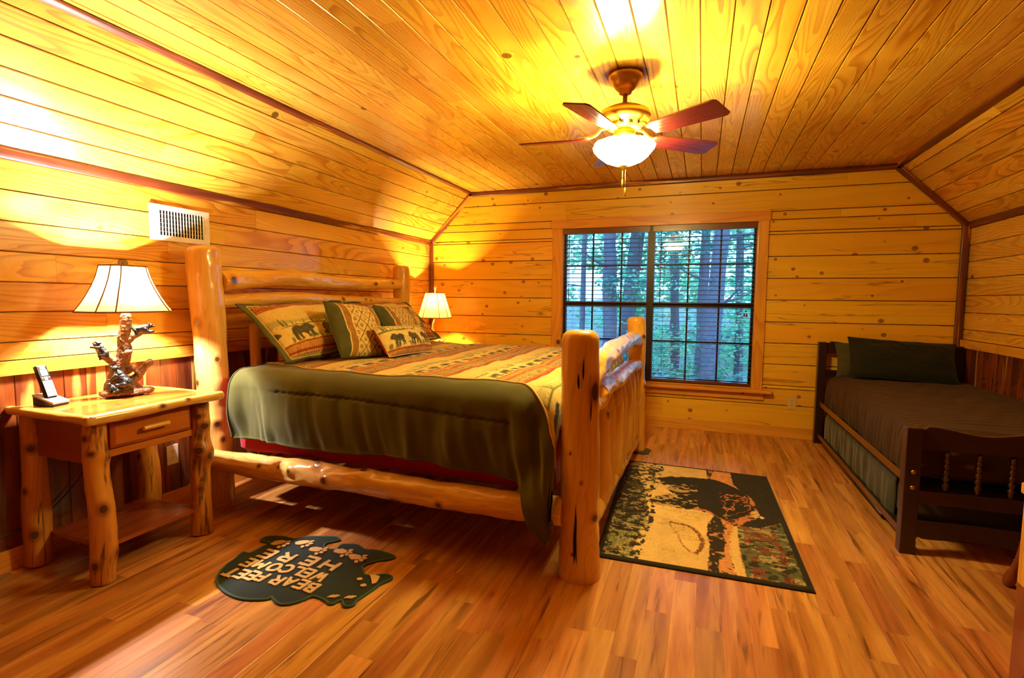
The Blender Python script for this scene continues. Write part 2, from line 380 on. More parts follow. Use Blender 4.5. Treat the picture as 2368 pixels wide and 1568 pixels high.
def m_floor():
    N = NT('laminate_floor'); u, v = N.uv(); r = N.attr('rnd').outputs[2]; r2 = N.math('MULTIPLY', r, 57.0)
    uo = N.math('ADD', u, N.math('MULTIPLY', r, 173.0))
    n1 = N.noise(N.xyz(N.math('MULTIPLY', uo, 1.1), N.math('MULTIPLY', v, 14.0), r2), 1.0, 3.0, 0.55, 0.7)
    n2 = N.noise(N.xyz(N.math('MULTIPLY', uo, 3.0), N.math('MULTIPLY', v, 90.0), r2), 1.0, 2.0)
    n3 = N.noise(N.xyz(N.math('MULTIPLY', uo, 2.2), N.math('MULTIPLY', v, 30.0), N.math('ADD', r2, 8.0)), 1.0, 2.0, 0.5, 1.0)
    c = N.ramp(n1, [(0.25, (0.56,0.35,0.17)), (0.45, (0.73,0.48,0.24)), (0.6, (0.84,0.60,0.33)), (0.8, (0.67,0.42,0.20))])
    c = N.mix(N.ramp(n3, [(0.58, 0.0), (0.72, 0.75)]), c, lin((0.27,0.14,0.07)))
    c = N.mix(N.math('MULTIPLY', n2, 0.3), c, lin((0.38,0.20,0.10)))
    h = N.n('ShaderNodeHueSaturation', {'Hue': N.math('MULTIPLY_ADD', N.math('FRACT', N.math('MULTIPLY', r, 31.7)), 0.02, 0.488), 'Value': N.math('MULTIPLY_ADD', N.math('FRACT', N.math('MULTIPLY', r, 7.3)), 0.38, 0.80), 'Color': c}).outputs[0]
    N.bsdf(h, N.math('MULTIPLY_ADD', n2, 0.1, 0.24), 0, n2, 0.05, 0.001, spec=0.5); return N.m
M['floor'] = m_floor()
M['log'] = m_log('peeled_log', (0.90,0.72,0.34), (0.85,0.62,0.23), (0.68,0.40,0.13))
M['log_pale'] = m_log('pale_log', (0.90,0.73,0.43), (0.84,0.62,0.30), (0.62,0.38,0.17))
M['log_bark'] = m_log('flecked_cedar_log', (0.85,0.60,0.24), (0.76,0.48,0.17), (0.52,0.26,0.09), bark=0.85, rough=0.4, coat=0.2)
M['cedar_panel'] = m_board('cedar_panel', (0.62,0.30,0.12), (0.50,0.22,0.09), (0.36,0.15,0.07), (0.18,0.08,0.04), rings=8, knots=0.3, ring_str=0.45, rough=0.3, coat=0.4, var=0.15)
M['dark'] = m_board('dark_stained_wood', (0.17,0.075,0.045), (0.13,0.055,0.035), (0.08,0.035,0.025), (0.05,0.02,0.015), rings=10, knots=0.0, ring_str=0.5, rough=0.33, coat=0.3, var=0.1)
M['turned'] = m_plain('turned_brown_wood', (0.46,0.22,0.09), 0.35, scale=12, coat=0.3)
M['brass'] = m_plain('antique_brass', (0.74,0.58,0.24), 0.38, 1.0, 0.12)
M['chrome'] = m_plain('steel', (0.6,0.6,0.6), 0.3, 1.0)
M['iron'] = m_plain('black_iron', (0.05,0.045,0.04), 0.45, 0.4)
M['bronze'] = m_plain('bronze_aluminium', (0.16,0.12,0.08), 0.38, 0.3)
M['bronze_gold'] = m_plain('bed_rail_metal', (0.50,0.35,0.12), 0.35, 0.6)
M['white_metal'] = m_plain('white_enamel', (0.90,0.88,0.84), 0.35)
M['white_plastic'] = m_plain('white_plastic', (0.88,0.85,0.78), 0.4)
M['ivory'] = m_plain('ivory_plastic', (0.80,0.70,0.42), 0.4)
M['black'] = m_plain('black_plastic', (0.02,0.02,0.02), 0.35)
M['slot'] = m_plain('dark_slot', (0.015,0.012,0.01), 0.8)
M['silver'] = m_plain('silver_plastic', (0.72,0.72,0.74), 0.3, 0.2)
M['lcd'] = m_plain('lcd_glass', (0.35,0.45,0.44), 0.15)
M['antler'] = m_plain('antler', (0.84,0.72,0.50), 0.35, scale=50, noise_amt=0.25)
M['blind'] = m_plain('mahogany_blind', (0.38,0.18,0.11), 0.30, scale=60, coat=1.0)
M['blade'] = m_board('mahogany_blade', (0.42,0.12,0.10), (0.34,0.09,0.09), (0.20,0.05,0.06), (0.1,0.03,0.03), rings=14, knots=0.0, ring_str=0.6, rough=0.22, coat=0.5, var=0.05)
M['green_velvet'] = m_cloth('green_velvet', (0.31,0.305,0.145), sheen=0.25, vary=0.25)
M['piping'] = m_cloth('cream_piping', (0.78,0.66,0.42), weave=300)
M['dark_piping'] = m_cloth('green_piping', (0.22,0.23,0.11), weave=300)
M['red_sheet'] = m_cloth('red_sheet', (0.62,0.05,0.14), sheen=0.2)
M['woven'] = m_cloth('woven_tapestry', None, sheen=0.15, weave=700)
M['rug'] = m_cloth('rug_pile', None, sheen=0.1, weave=500, wstr=0.8, rough=0.95)
M['mat_pile'] = m_cloth('dark_green_pile', (0.10,0.155,0.15), sheen=0.3, weave=260, wstr=1.0, vary=0.3)
M['mat_edge'] = m_cloth('mat_binding', (0.22,0.33,0.26), weave=400)
M['tan_pile'] = m_cloth('tan_pile', (0.83,0.68,0.46), weave=260, wstr=1.0, vary=0.3)
M['brown_quilt'] = m_cloth('brown_quilt', (0.25,0.155,0.05), sheen=0.08, vary=0.2)
M['charcoal_cloth'] = m_cloth('charcoal_cloth', (0.125,0.135,0.085), sheen=0.2, vary=0.2)
M['grey_cloth'] = m_cloth('grey_green_cloth', (0.27,0.26,0.17), sheen=0.2)
M['blue_grey'] = m_cloth('blue_grey_blanket', (0.22,0.225,0.20), sheen=0.3, vary=0.2)
def m_glass():
    N = NT('window_glass'); g = N.n('ShaderNodeBsdfGlossy', {'Roughness': 0.0}); t = N.n('ShaderNodeBsdfTransparent')
    f = N.n('ShaderNodeFresnel', {0: 1.5}); mx = N.n('ShaderNodeMixShader', {0: f.outputs[0], 1: t.outputs[0], 2: g.outputs[0]})
    N.t.links.new(mx.outputs[0], N.out.inputs[0]); return N.m
M['glass'] = m_glass()
def m_shade(name, c, tr=0.55):
    N = NT(name); tc = N.n('ShaderNodeTexCoord').outputs['Object']; w = N.noise(tc, 400, 1)
    col = N.mix(w, tuple(x*0.93 for x in lin(c)), lin(c))
    d = N.n('ShaderNodeBsdfDiffuse', {0: col}); t = N.n('ShaderNodeBsdfTranslucent', {0: col})
    mx = N.n('ShaderNodeMixShader', {0: tr, 1: d.outputs[0], 2: t.outputs[0]}); N.t.links.new(mx.outputs[0], N.out.inputs[0]); return N.m
M['shade'] = m_shade('parchment_shade', (0.84,0.69,0.42), 0.15)
M['leaf'] = None
def m_leaf(name, a, b):
    N = NT(name); r = N.attr('rnd').outputs[2]; c = N.mix(r, lin(a), lin(b))
    d = N.n('ShaderNodeBsdfDiffuse', {0: c}); t = N.n('ShaderNodeBsdfTranslucent', {0: c})
    mx = N.n('ShaderNodeMixShader', {0: 0.45, 1: d.outputs[0], 2: t.outputs[0]}); N.t.links.new(mx.outputs[0], N.out.inputs[0]); return N.m
M['leaf'] = m_leaf('leaves', (0.30,0.58,0.38), (0.66,0.86,0.66))
M['leaf_dark'] = m_leaf('dark_leaves', (0.20,0.42,0.34), (0.40,0.62,0.50))
M['bark'] = m_plain('tree_bark', (0.33,0.30,0.31), 0.9, scale=14, noise_amt=0.5)
M['forest_floor'] = m_plain('forest_floor', (0.40,0.42,0.36), 0.95, scale=3, noise_amt=0.5)
M['resin_wood'] = m_plain('resin_bark', (0.42,0.28,0.16), 0.5, scale=45, noise_amt=0.7)
M['resin_bear'] = m_plain('resin_bear_fur', (0.10,0.10,0.11), 0.35, scale=90, noise_amt=0.6)
# ------------------------------------------------------------------ room shell
def boards(mb, O, U, V, Nn, strips, groove=0.0048, depth=0.0058, maxlen=(1.6, 3.2), endgap=0.0004, seed=1, slit=0.0):
    """strips: list of (v0, v1, [(ua0, ua1, ub0, ub1), ...]); (ua at v0 start/end, ub at v1 start/end)"""
    R = random.Random(seed); O = Vector(O); U = Vector(U); V = Vector(V); Nn = Vector(Nn)
    def P(u, v, d): return tuple(O+U*u+V*v-Nn*d)
    for (v0, v1, ivs) in strips:
        for (a0, a1, b0, b1) in ivs:
            lo, hi = min(a0, b0), max(a1, b1); cuts = [lo]; x = lo+R.uniform(0.3, maxlen[1])
            while x < hi-0.35: cuts.append(x); x += R.uniform(*maxlen)
            cuts.append(hi)
            for k in range(len(cuts)-1):
                rn = R.random(); c0, c1 = cuts[k], cuts[k+1]
                e0 = endgap if k > 0 else 0; e1 = endgap if k < len(cuts)-2 else 0
                s0 = (a0, b0) if k == 0 else (c0+e0, c0+e0); s1 = (a1, b1) if k == len(cuts)-2 else (c1-e1, c1-e1)
                g = groove; t0 = g/(v1-v0); L = lambda p, t: p[0]+(p[1]-p[0])*t
                rows = [(v0+slit, 0, depth), (v0+g, t0, 0), (v1-g, 1-t0, 0), (v1-slit, 1, depth)]
                vs = []; fs = []; us = []
                for (vv, t, d) in rows: vs += [P(L(s0,t), vv, d), P(L(s1,t), vv, d)]
                for j in range(3): fs.append((2*j, 2*j+1, 2*j+3, 2*j+2)); us.append([(L(s0,rows[j][1]), rows[j][0]), (L(s1,rows[j][1]), rows[j][0]), (L(s1,rows[j+1][1]), rows[j+1][0]), (L(s0,rows[j+1][1]), rows[j+1][0])])
                if U.cross(V).dot(Nn) < 0: fs = [f[::-1] for f in fs]; us = [q[::-1] for q in us]
                mb.add(vs, fs, us, rn, smooth=False)
    return mb
def strips_rect(v0, v1, w, u0, u1, start=None):
    out = []; v = v0 if start is None else start
    while v > v0+1e-6: v -= w
    while v < v1-1e-6:
        a, b = max(v, v0), min(v+w, v1)
        if b-a > 0.01: out.append((a, b, [(u0, u1, u0, u1)]))
        v += w
    return out
def structure(mb, name, mat): return tag(mb.build(name, mat), kind='structure')
LEN = D-Y0
M['seam'] = m_plain('dark_board_gap', (0.16,0.08,0.03), 0.9)
# floor (planks along y)
mb = MB(); boards(mb, (0,Y0,0), (0,1,0), (1,0,0), (0,0,1), strips_rect(0, RW, 0.0965, 0, LEN), groove=0.0008, depth=0.0006, maxlen=(0.5,1.3), endgap=0.0004, seed=3)
mb.box(-0.2, RW+0.2, Y0-0.2, D+0.2, -0.15, -0.002)
structure(mb, 'floor', M['floor'])
# flat ceiling (boards along y)
mb = MB(); boards(mb, (0,Y0,CH), (0,1,0), (1,0,0), (0,0,-1), strips_rect(SL, RW-SL, 0.1308, 0, LEN, start=0.83), seed=5, slit=0.0016)
mb.box(SL-0.05, RW-SL+0.05, Y0-0.1, D+0.1, CH+0.006, CH+0.12, mi=1); structure(mb, 'ceiling', [M['pine'], M['seam']])
# slopes
sl = math.hypot(SL, CH-KH); sv = Vector((SL, 0, CH-KH)).normalized(); nv = Vector((sv.z, 0, -sv.x))
for side, nm in ((0, 'ceiling_slope_left'), (1, 'ceiling_slope_right')):
    mb = MB()
    if side == 0: O = (0,Y0,KH); V = sv; Nn = nv
    else: O = (RW,Y0,KH); V = Vector((-sv.x,0,sv.z)); Nn = Vector((-nv.x,0,nv.z))
    boards(mb, O, (0,1,0), V, Nn, strips_rect(0, sl, 0.125, 0, LEN, start=0.02), seed=11+side, slit=0.0016)
    o = Vector(O); q = [o-Nn*0.006, o+V*sl-Nn*0.006]; q2 = [p-Nn*0.1 for p in q]
    vs = [tuple(p+Vector((0,t,0))) for t in (0, LEN) for p in (q[0], q[1], q2[1], q2[0])]
    mb.add(vs, [(0,1,2,3),(7,6,5,4),(0,4,5,1),(1,5,6,2),(2,6,7,3),(3,7,4,0)], smooth=False, mi=1)
    structure(mb, nm, [M['pine'], M['seam']])
# knee walls: pine boards above, cedar wainscot below
WZ0, WZ1 = 0.90, 0.966
for side, nm in ((0, 'wall_left'), (1, 'wall_right')):
    x = 0.0 if side == 0 else RW; sg = 1 if side == 0 else -1
    mb = MB(); boards(mb, (x,Y0,0), (0,1,0), (0,0,1), (sg,0,0), strips_rect(WZ1, KH, 0.1385, 0, LEN, start=WZ1+0.085), seed=21+side, slit=0.0014)
    mb.box(min(x, x-sg*0.12)-(0 if side == 0 else -0.006), max(x, x-sg*0.12)-(0.006 if side == 0 else 0), Y0-0.1, D+0.1, 0, KH+0.05, mi=1)
    structure(mb, nm, [M['pine'], M['seam']])
    mb = MB(); xs = x+sg*0.006
    boards(mb, (xs,Y0,0), (0,0,1), (0,1,0), (sg,0,0), strips_rect(0, LEN, 0.098, 0.0, WZ0), groove=0.003, depth=0.004, maxlen=(2,3), seed=31+side)
    mb.box(min(x, x+sg*0.002), max(x, x+sg*0.002), Y0, D, 0.0, WZ0)
    structure(mb, 'wall_wainscot_'+('left' if side == 0 else 'right'), M['cedar'])
    mb = MB(); mb.box(min(x+sg*0.001, x+sg*0.022), max(x+sg*0.001, x+sg*0.022), Y0, D, WZ0, WZ1, 0.3+side*0.2, 0.003, axis=1)
    structure(mb, 'trim_%d' % (1+side), M['pine_trim'])
    mb = MB(); mb.box(min(x+sg*0.007, x+sg*0.022), max(x+sg*0.007, x+sg*0.022), Y0, D, 0, 0.098, 0.6+side*0.2, 0.004, axis=1)
    structure(mb, 'baseboard_'+('left' if side == 0 else 'right'), M['pine_trim'])
# window opening
WX0, WX1, WBZ, WTZ = 1.575, 3.440, 0.455, 2.012
def gable_u(z):
    if z <= KH: return 0.0, RW
    t = (z-KH)/(CH-KH); return SL*t, RW-SL*t
jz = [0.0, 0.303, 0.486, 0.684, 0.881, 1.077, 1.28, 1.478, 1.679, 1.879, KH, 2.089, 2.283, CH]
st = []; k = 0
while k < len(jz)-1:
    z0, z1 = jz[k], jz[k+1]
    if z1 == KH: pass
    segs = [(z0, z1)]
    zz = sorted(set([z0, z1]+[q for q in (WBZ, WTZ) if z0 < q < z1]))
    for a, b in zip(zz[:-1], zz[1:]):
        la, ra = gable_u(a); lb, rb = gable_u(b)
        if a >= WBZ-1e-6 and b <= WTZ+1e-6: st.append((a, b, [(la, WX0, lb, WX0), (WX1, ra, WX1, rb)]))
        else: st.append((a, b, [(la, ra, lb, rb)]))
    k += 1
mb = MB(); boards(mb, (0,D,0), (1,0,0), (0,0,1), (0,-1,0), st, groove=0.006, depth=0.0085, maxlen=(3.5, 6.0), seed=44, slit=0.0022)
T0, T1 = D+0.009, D+0.16
mb.box(-0.1, WX0, T0, T1, 0, CH+0.1, mi=1); mb.box(WX1, RW+0.1, T0, T1, 0, CH+0.1, mi=1); mb.box(WX0, WX1, T0, T1, 0, WBZ, mi=1); mb.box(WX0, WX1, T0, T1, WTZ, CH+0.1, mi=1)
structure(mb, 'wall_back', [M['pine_far'], M['seam']])
# rear wall behind the camera
mb = MB(); boards(mb, (0,Y0,0), (1,0,0), (0,0,1), (0,1,0), strips_rect(0, CH, 0.19, 0, RW), groove=0.005, depth=0.008, seed=45)
mb.box(-0.1, RW+0.1, Y0-0.15, Y0-0.009, 0, CH+0.1); structure(mb, 'wall_front', M['pine_far'])
mb = MB(); mb.box(0.03, RW-0.03, D-0.018, D-0.001, 0, 0.105, 0.15, 0.004, axis=0); structure(mb, 'baseboard_back', M['pine_trim'])
mb = MB(); mb.box(0.03, RW-0.03, Y0+0.001, Y0+0.018, 0, 0.105, 0.15, 0.004, axis=0); structure(mb, 'baseboard_front', M['pine_trim'])
# live-edge cedar strips on the joints
def live_strip(name, A, B, nrm, up, w, th, seed, amp=0.25):
    A = Vector(A); B = Vector(B); nrm = Vector(nrm).normalized(); up = Vector(up).normalized(); L = (B-A).length; d = (B-A)/L; n = max(8, int(L/0.04))
    prof = [(-1, 0.0), (-1, 0.7), (-0.75, 1.0), (0.75, 1.0), (1, 0.7), (1, 0.0)]
    P = []; uv = []
    for i in range(n+1):
        s = i*L/n; a = amp*(2*fbm(s*2.2+seed*7, 3.3, seed)-1)+0.25*amp*(2*vnoise(s*9, 1.0, seed)-1); b2 = amp*(2*fbm(s*2.0+seed*9, 8.3, seed+3)-1)
        row = []; ur = []
        for (q, h) in prof:
            wq = w/2*(q*(1+(a if q > 0 else b2)))
            row.append(tuple(A+d*s+up*wq+nrm*(th*h))); ur.append((s, wq+seed))
        P.append(row); uv.append(ur)
    mb = MB(); mb.grid(np.array(P), uv, rnd=(seed*0.31) % 1); m = len(prof)
    mb.add([P[0][j] for j in range(m)]+[P[-1][j] for j in range(m)], [tuple(range(m)), tuple(range(2*m-1, m-1, -1))], smooth=False)
    return structure(mb, name, M['cedar_trim'])
live_strip('trim_3', (0.012,Y0,KH), (0.012,D,KH), (0.8,0,-0.25), (0.25,0,0.8), 0.056, 0.012, 1)
live_strip('trim_4', (RW-0.012,Y0,KH), (RW-0.012,D,KH), (-0.8,0,-0.25), (-0.25,0,0.8), 0.050, 0.012, 2)
live_strip('trim_5', (SL,Y0,CH-0.008), (SL,D,CH-0.008), (0.3,0,-0.9), (0.9,0,0.3), 0.048, 0.011, 3, 0.45)
live_strip('trim_6', (RW-SL,Y0,CH-0.008), (RW-SL,D,CH-0.008), (-0.3,0,-0.9), (0.9,0,-0.3), 0.050, 0.011, 4)
live_strip('trim_7', (SL,D-0.004,CH-0.026), (RW-SL,D-0.004,CH-0.026), (0,-1,0), (0,0,1), 0.046, 0.02, 5, 0.1)
live_strip('trim_8', (0.026,D-0.004,KH+0.0), (SL+0.02,D-0.004,CH-0.03), (0,-1,0), (0.72,0,-0.69), 0.046, 0.02, 6, 0.12)
live_strip('trim_9', (RW-0.026,D-0.004,KH), (RW-SL-0.02,D-0.004,CH-0.03), (0,-1,0), (-0.72,0,-0.69), 0.046, 0.02, 7, 0.12)
live_strip('trim_10', (0.03,D-0.004,0.1), (0.03,D-0.004,KH), (0,-1,0), (1,0,0), 0.045, 0.02, 8, 0.15)
live_strip('trim_11', (RW-0.034,D-0.004,0.1), (RW-0.034,D-0.004,KH), (0,-1,0), (1,0,0), 0.055, 0.02, 9, 0.12)
# window casing, sill, apron
def trimbox(name, *a, **k):
    mb = MB(); mb.box(*a, **k); return structure(mb, name, M['pine_trim'])
trimbox('trim_12', 1.473, WX0+0.004, D-0.024, D-0.001, 0.405, WTZ, rnd=0.2, b=0.003)
trimbox('trim_13', WX1-0.004, 3.523, D-0.024, D-0.001, 0.405, WTZ, rnd=0.5, b=0.003)
trimbox('trim_14', 1.462, 3.534, D-0.030, D-0.001, WTZ-0.012, 2.094, rnd=0.7, b=0.003)
trimbox('trim_15', 1.42, 3.60, D-0.085, D+0.02, WBZ-0.042, WBZ-0.010, rnd=0.35, b=0.004)
trimbox('trim_16', 1.47, 3.54, D-0.026, D-0.001, 0.345, WBZ-0.043, rnd=0.9, b=0.003)
# jambs + window unit
win = empty('window_1', ((WX0+WX1)/2, D, WBZ)); tag(win, kind='structure')
def wpart(name, boxes, mat, b=0.0, par=None):
    mb = MB()
    for q in boxes: mb.box(*[q[i]-((WX0+WX1)/2 if i < 2 else D if i < 4 else WBZ) for i in range(6)], b=b)
    return mb.build(name, mat, par or win)
F0, F1 = D+0.045, D+0.105
wpart('window_jamb', [(WX0, WX0+0.012, D, D+0.15, WBZ, WTZ), (WX1-0.012, WX1, D, D+0.15, WBZ, WTZ), (WX0+0.012, WX1-0.012, D, D+0.15, WTZ-0.012, WTZ), (WX0+0.012, WX1-0.012, D+0.02, D+0.15, WBZ-0.01, WBZ+0.012)], M['pine_trim'])
XM0, XM1 = 2.447, 2.513
fb = [(WX0+0.012, WX0+0.034, F0, F1, WBZ+0.012, WTZ-0.012), (WX1-0.034, WX1-0.012, F0, F1, WBZ+0.012, WTZ-0.012), (XM0, XM1, D+0.0, F1, WBZ+0.012, WTZ-0.012),
      (WX0+0.034, XM0, F0, F1, WTZ-0.04, WTZ-0.012), (XM1, WX1-0.034, F0, F1, WTZ-0.04, WTZ-0.012), (WX0+0.034, XM0, F0, F1, WBZ+0.012, WBZ+0.04), (XM1, WX1-0.034, F0, F1, WBZ+0.012, WBZ+0.04)]
wpart('window_frame', fb, M['bronze'], 0.0)
for (xa, xb, mx) in ((WX0+0.034, XM0, (1.889, 2.183)), (XM1, WX1-0.034, (2.834, 3.123))):
    wpart('meeting_rail', [(xa, xb, F0-0.005, F1-0.01, 1.200, 1.250)], M['bronze'], 0.004)
    bx = [(x-0.008, x+0.008, F0+0.02, F0+0.032, z0, z1) for x in mx for z0, z1 in ((WBZ+0.04, 1.2), (1.25, WTZ-0.04))]+[(xa, xb, F0+0.021, F0+0.031, z-0.008, z+0.008) for z in (0.860, 1.620)]
    wpart('muntin_grille', bx, M['bronze'])
    for (z0, z1) in ((WBZ+0.04, 1.2), (1.25, WTZ-0.04)): wpart('glass_pane', [(xa, xb, F0+0.024, F0+0.028, z0, z1)], M['glass'])
# ------------------------------------------------------------------ lamp lights
def point(name, loc, power, colr, rad, parent=None):
    l = bpy.data.lights.new(name, 'POINT'); l.energy = power; l.color = colr; l.shadow_soft_size = rad
    o = bpy.data.objects.new(name, l); COL.objects.link(o); o.location = loc
    if parent is not None: o.parent = parent
    return o
# ------------------------------------------------------------------ ceiling fan with light kit
fan = empty('ceiling_fan', (2.556, 2.82, CH)); tag(fan, 'brass ceiling fan with five mahogany blades and a glowing glass bowl light', 'ceiling fan')
def FZ(z): return z-CH
MB().lathe([(0.0,0.0),(0.088,0.0),(0.088,-0.012),(0.083,-0.030),(0.070,-0.038),(0.066,-0.052),(0.046,-0.078),(0.036,-0.082),(0.032,-0.098),(0.0,-0.104)], seg=40).build('canopy', M['brass'], fan)
MB().lathe([(0.0126,-0.095),(0.0126,-0.150),(0.018,-0.150),(0.018,-0.175),(0.0,-0.175)], seg=20).build('downrod', M['brass'], fan)
mot = MB().lathe([(0.0,-0.148),(0.030,-0.150),(0.045,-0.156),(0.052,-0.166),(0.090,-0.174),(0.122,-0.190),(0.134,-0.210),(0.134,-0.226),(0.120,-0.244),(0.090,-0.252),(0.085,-0.276),(0.060,-0.286),(0.0,-0.288)], seg=48).build('motor_housing', M['brass'], fan)
for k in range(12):
    mb = MB(); a = 2*PI*k/12; mb.box(-0.009, 0.009, -0.002, 0.002, -0.272, -0.256)
    n = 8
    for i in range(len(mb.v)-n, len(mb.v)):
        x, y, z = mb.v[i]; y += 0.088; mb.v[i] = (x*math.cos(a)-y*math.sin(a), x*math.sin(a)+y*math.cos(a), z)
    mb.build('vent_slot', M['slot'], mot)
def blade_mesh():
    n = 26; P = []; UV = []
    out = []
    for i in range(n+1):
        t = i/n; x = 0.175+0.385*t; hw = 0.052+0.020*t
        if t > 0.9: q = (t-0.9)/0.1; hw *= math.sqrt(max(0, 1-(q*0.72)**3))
        if t < 0.12: hw *= 0.75+0.25*math.sin(PI/2*t/0.12)
        out.append((x, hw))
    mb = MB(); th = 0.0035
    for sgn, z in ((1, th), (-1, -th)):
        P = [[(x, hw*q, z) for q in (-1,-0.9,-0.3,0.3,0.9,1)] for x, hw in out]; UV = [[(x, hw*q) for q in (-1,-0.9,-0.3,0.3,0.9,1)] for x, hw in out]
        mb.grid(P, UV, rnd=0.3, flip=sgn < 0)
    P = [[(x, -hw, -th), (x, -hw, th)] for x, hw in out]; mb.grid(P, [[(x,0),(x,0.01)] for x,_ in out], rnd=0.3)
    P = [[(x, hw, -th), (x, hw, th)] for x, hw in out]; mb.grid(P, [[(x,0),(x,0.01)] for x,_ in out], rnd=0.3, flip=True)
    x, hw = out[-1]; mb.add([(x,-hw,-th),(x,hw,-th),(x,hw,th),(x,-hw,th)], [(0,1,2,3)], [[(0,0)]*4], 0.3)
    return mb
for k in range(5):
    b = blade_mesh().build('blade', M['blade'], fan, smooth=False)
    b.location = (0,0,-0.318); b.rotation_euler = (math.radians(-13), 0, math.radians(-32.5+72*k))
    mb = MB(); mb.tube(spline([(0.085,0,0.052),(0.12,0,0.046),(0.15,0.0,0.02),(0.19,0,0.008)], 14), 0.009, 10)
    for (px, py) in ((0.235,0),(0.205,0.026),(0.205,-0.026)):
        mb.tube(spline([(0.185,0,0.008),((px+0.185)/2, py*0.9, 0.009),(px,py,0.006)], 8), 0.007, 8); mb.lathe([(0.0,0.012),(0.008,0.009),(0.009,0.004),(0.0,0.003)], (px,py,0), 12)
    ring = [(0.205+0.030*math.cos(a), 0.034*math.sin(a), 0.007) for a in np.linspace(0, 2*PI, 25)]
    mb.tube(ring, 0.005, 8, cap=False)
    mb.build('blade_iron', M['brass'], b)
MB().lathe([(0.0,-0.286),(0.056,-0.288),(0.058,-0.318),(0.040,-0.332),(0.040,-0.345),(0.0,-0.346)], seg=32).build('light_fitter', M['brass'], fan)
N = NT('lit_glass_bowl'); _e = N.n('ShaderNodeEmission', {0: (1.0, 0.80, 0.28, 1), 1: E_BOWL}); N.t.links.new(_e.outputs[0], N.out.inputs[0]); M['bowl'] = N.m
prof = [(0.150,-0.352),(0.160,-0.366),(0.154,-0.385),(0.132,-0.412),(0.098,-0.440),(0.055,-0.458),(0.012,-0.464)]
P = []
for i in range(60):
    a = 2*PI*i/60; sc = 1+0.022*math.cos(10*a)
    P.append([(r*math.cos(a)*(sc if r > 0.1 else 1), r*math.sin(a)*(sc if r > 0.1 else 1), z) for r, z in prof])
bowl = MB().grid(P, close_u=True).build('glass_bowl', M['bowl'], fan)
M['bowl_inner'] = m_plain('opaque_bowl_shell', (0.92,0.86,0.72), 0.6)  # opaque inner shell added so the bowl's glow does not soften ceiling shadows
Pi = [[(x*0.965, y*0.965, z+0.004) for x, y, z in row] for row in P]
mb = MB(); mb.grid(Pi, close_u=True); mb.grid([[P[i][0], Pi[i][0]] for i in range(60)], close_u=True); mb.build('bowl_glow_blocker', M['bowl_inner'], bowl)
MB().lathe([(0.0,-0.458),(0.020,-0.460),(0.024,-0.468),(0.012,-0.476),(0.008,-0.486),(0.0,-0.489)], seg=20).build('finial', M['brass'], fan)
for (x, y, zb, mt) in ((0.012,-0.01,0.625,'brass'), (-0.006,0.012,0.575,'brass')):
    mb = MB(); z = 0.488
    mb.tube([(x,y,-z),(x,y,-zb)], 0.0012, 6)
    mb.lathe([(0.0,-zb+0.045),(0.004,-zb+0.04),(0.0055,-zb+0.02),(0.004,-zb),(0.0,-zb-0.002)], (x,y,0), 12)
    mb.build('pull_chain', M['brass'], fan)
for k in range(3):
    a = k*2.094+0.5
    MB().lathe([(0.0,-0.345),(0.014,-0.345),(0.014,-0.362),(0.0,-0.362)], (0.085*math.cos(a), 0.085*math.sin(a), 0), 14).build('bulb_socket', M['brass'], fan)
    point('bulb_light', (0.10*math.cos(a), 0.10*math.sin(a), -0.366), P_FAN/3, C_FAN, 0.022, fan)

# ------------------------------------------------------------------ lamp shades
def shade_mb(levels, corners, wallt=0.0):
    """levels: [(z, hx, hy, cut)] rectangular shade with cut corners"""
    P = []
    for (z, hx, hy, c) in levels:
        ring = [(hx, -hy+c), (hx, hy-c), (hx-c, hy), (-hx+c, hy), (-hx, hy-c), (-hx, -hy+c), (-hx+c, -hy), (hx-c, -hy)]
        P.append([(x, y, z) for x, y in ring])
    return P
def rect_shade(root, levels, rib=True):
    P = shade_mb(levels, 8); n = len(P); mb = MB()
    for i in range(n-1):
        for j in range(8):
            j2 = (j+1) % 8; mb.add([P[i][j], P[i][j2], P[i+1][j2], P[i+1][j]], [(0,1,2,3)], smooth=False)
    s = mb.build('lamp_shade', M['shade'], root)
    for j in range(8):
        MB().tube(spline([P[i][j] for i in range(n)], 24), 0.0032, 6).build('shade_rib', M['shade_tape'], s)
    for i in (0, n-1):
        ring = [P[i][j] for j in range(8)]+[P[i][0]]; r2 = []
        for a, b in zip(ring[:-1], ring[1:]): r2 += [tuple(np.array(a)*(1-t)+np.array(b)*t) for t in (0.02, 0.98)]
        MB().tube(r2+[r2[0]], 0.0045, 6, cap=False).build('shade_rim', M['shade_tape'], s)
    return s
M['shade_tape'] = m_plain('shade_tape', (0.50,0.32,0.15), 0.8)

# sculpted meshes: union of blobs by voxel remesh
def blob_ellipsoid(mb, c, r, rot=None, seg=14):
    vs = []; fs = []; nr = 9
    R = Matrix.Rotation(0, 3, 'Z') if rot is None else rot
    for i in range(nr+1):
        th = PI*i/nr
        for j in range(seg):
            ph = 2*PI*j/seg; p = R @ Vector((r[0]*math.sin(th)*math.cos(ph), r[1]*math.sin(th)*math.sin(ph), r[2]*math.cos(th)))
            vs.append((p.x+c[0], p.y+c[1], p.z+c[2]))
    for i in range(nr):
        for j in range(seg): j2 = (j+1) % seg; fs.append((i*seg+j, i*seg+j2, (i+1)*seg+j2, (i+1)*seg+j))
    mb.add(vs, fs)
def limb(mb, pts, r, seg=10):
    pts = [Vector(p) for p in pts]; m = len(pts); r = [r]*m if np.isscalar(r) else r
    for i in range(m): blob_ellipsoid(mb, pts[i], (r[i],)*3, seg=10)
    mb.tube([tuple(p) for p in pts], r, seg)
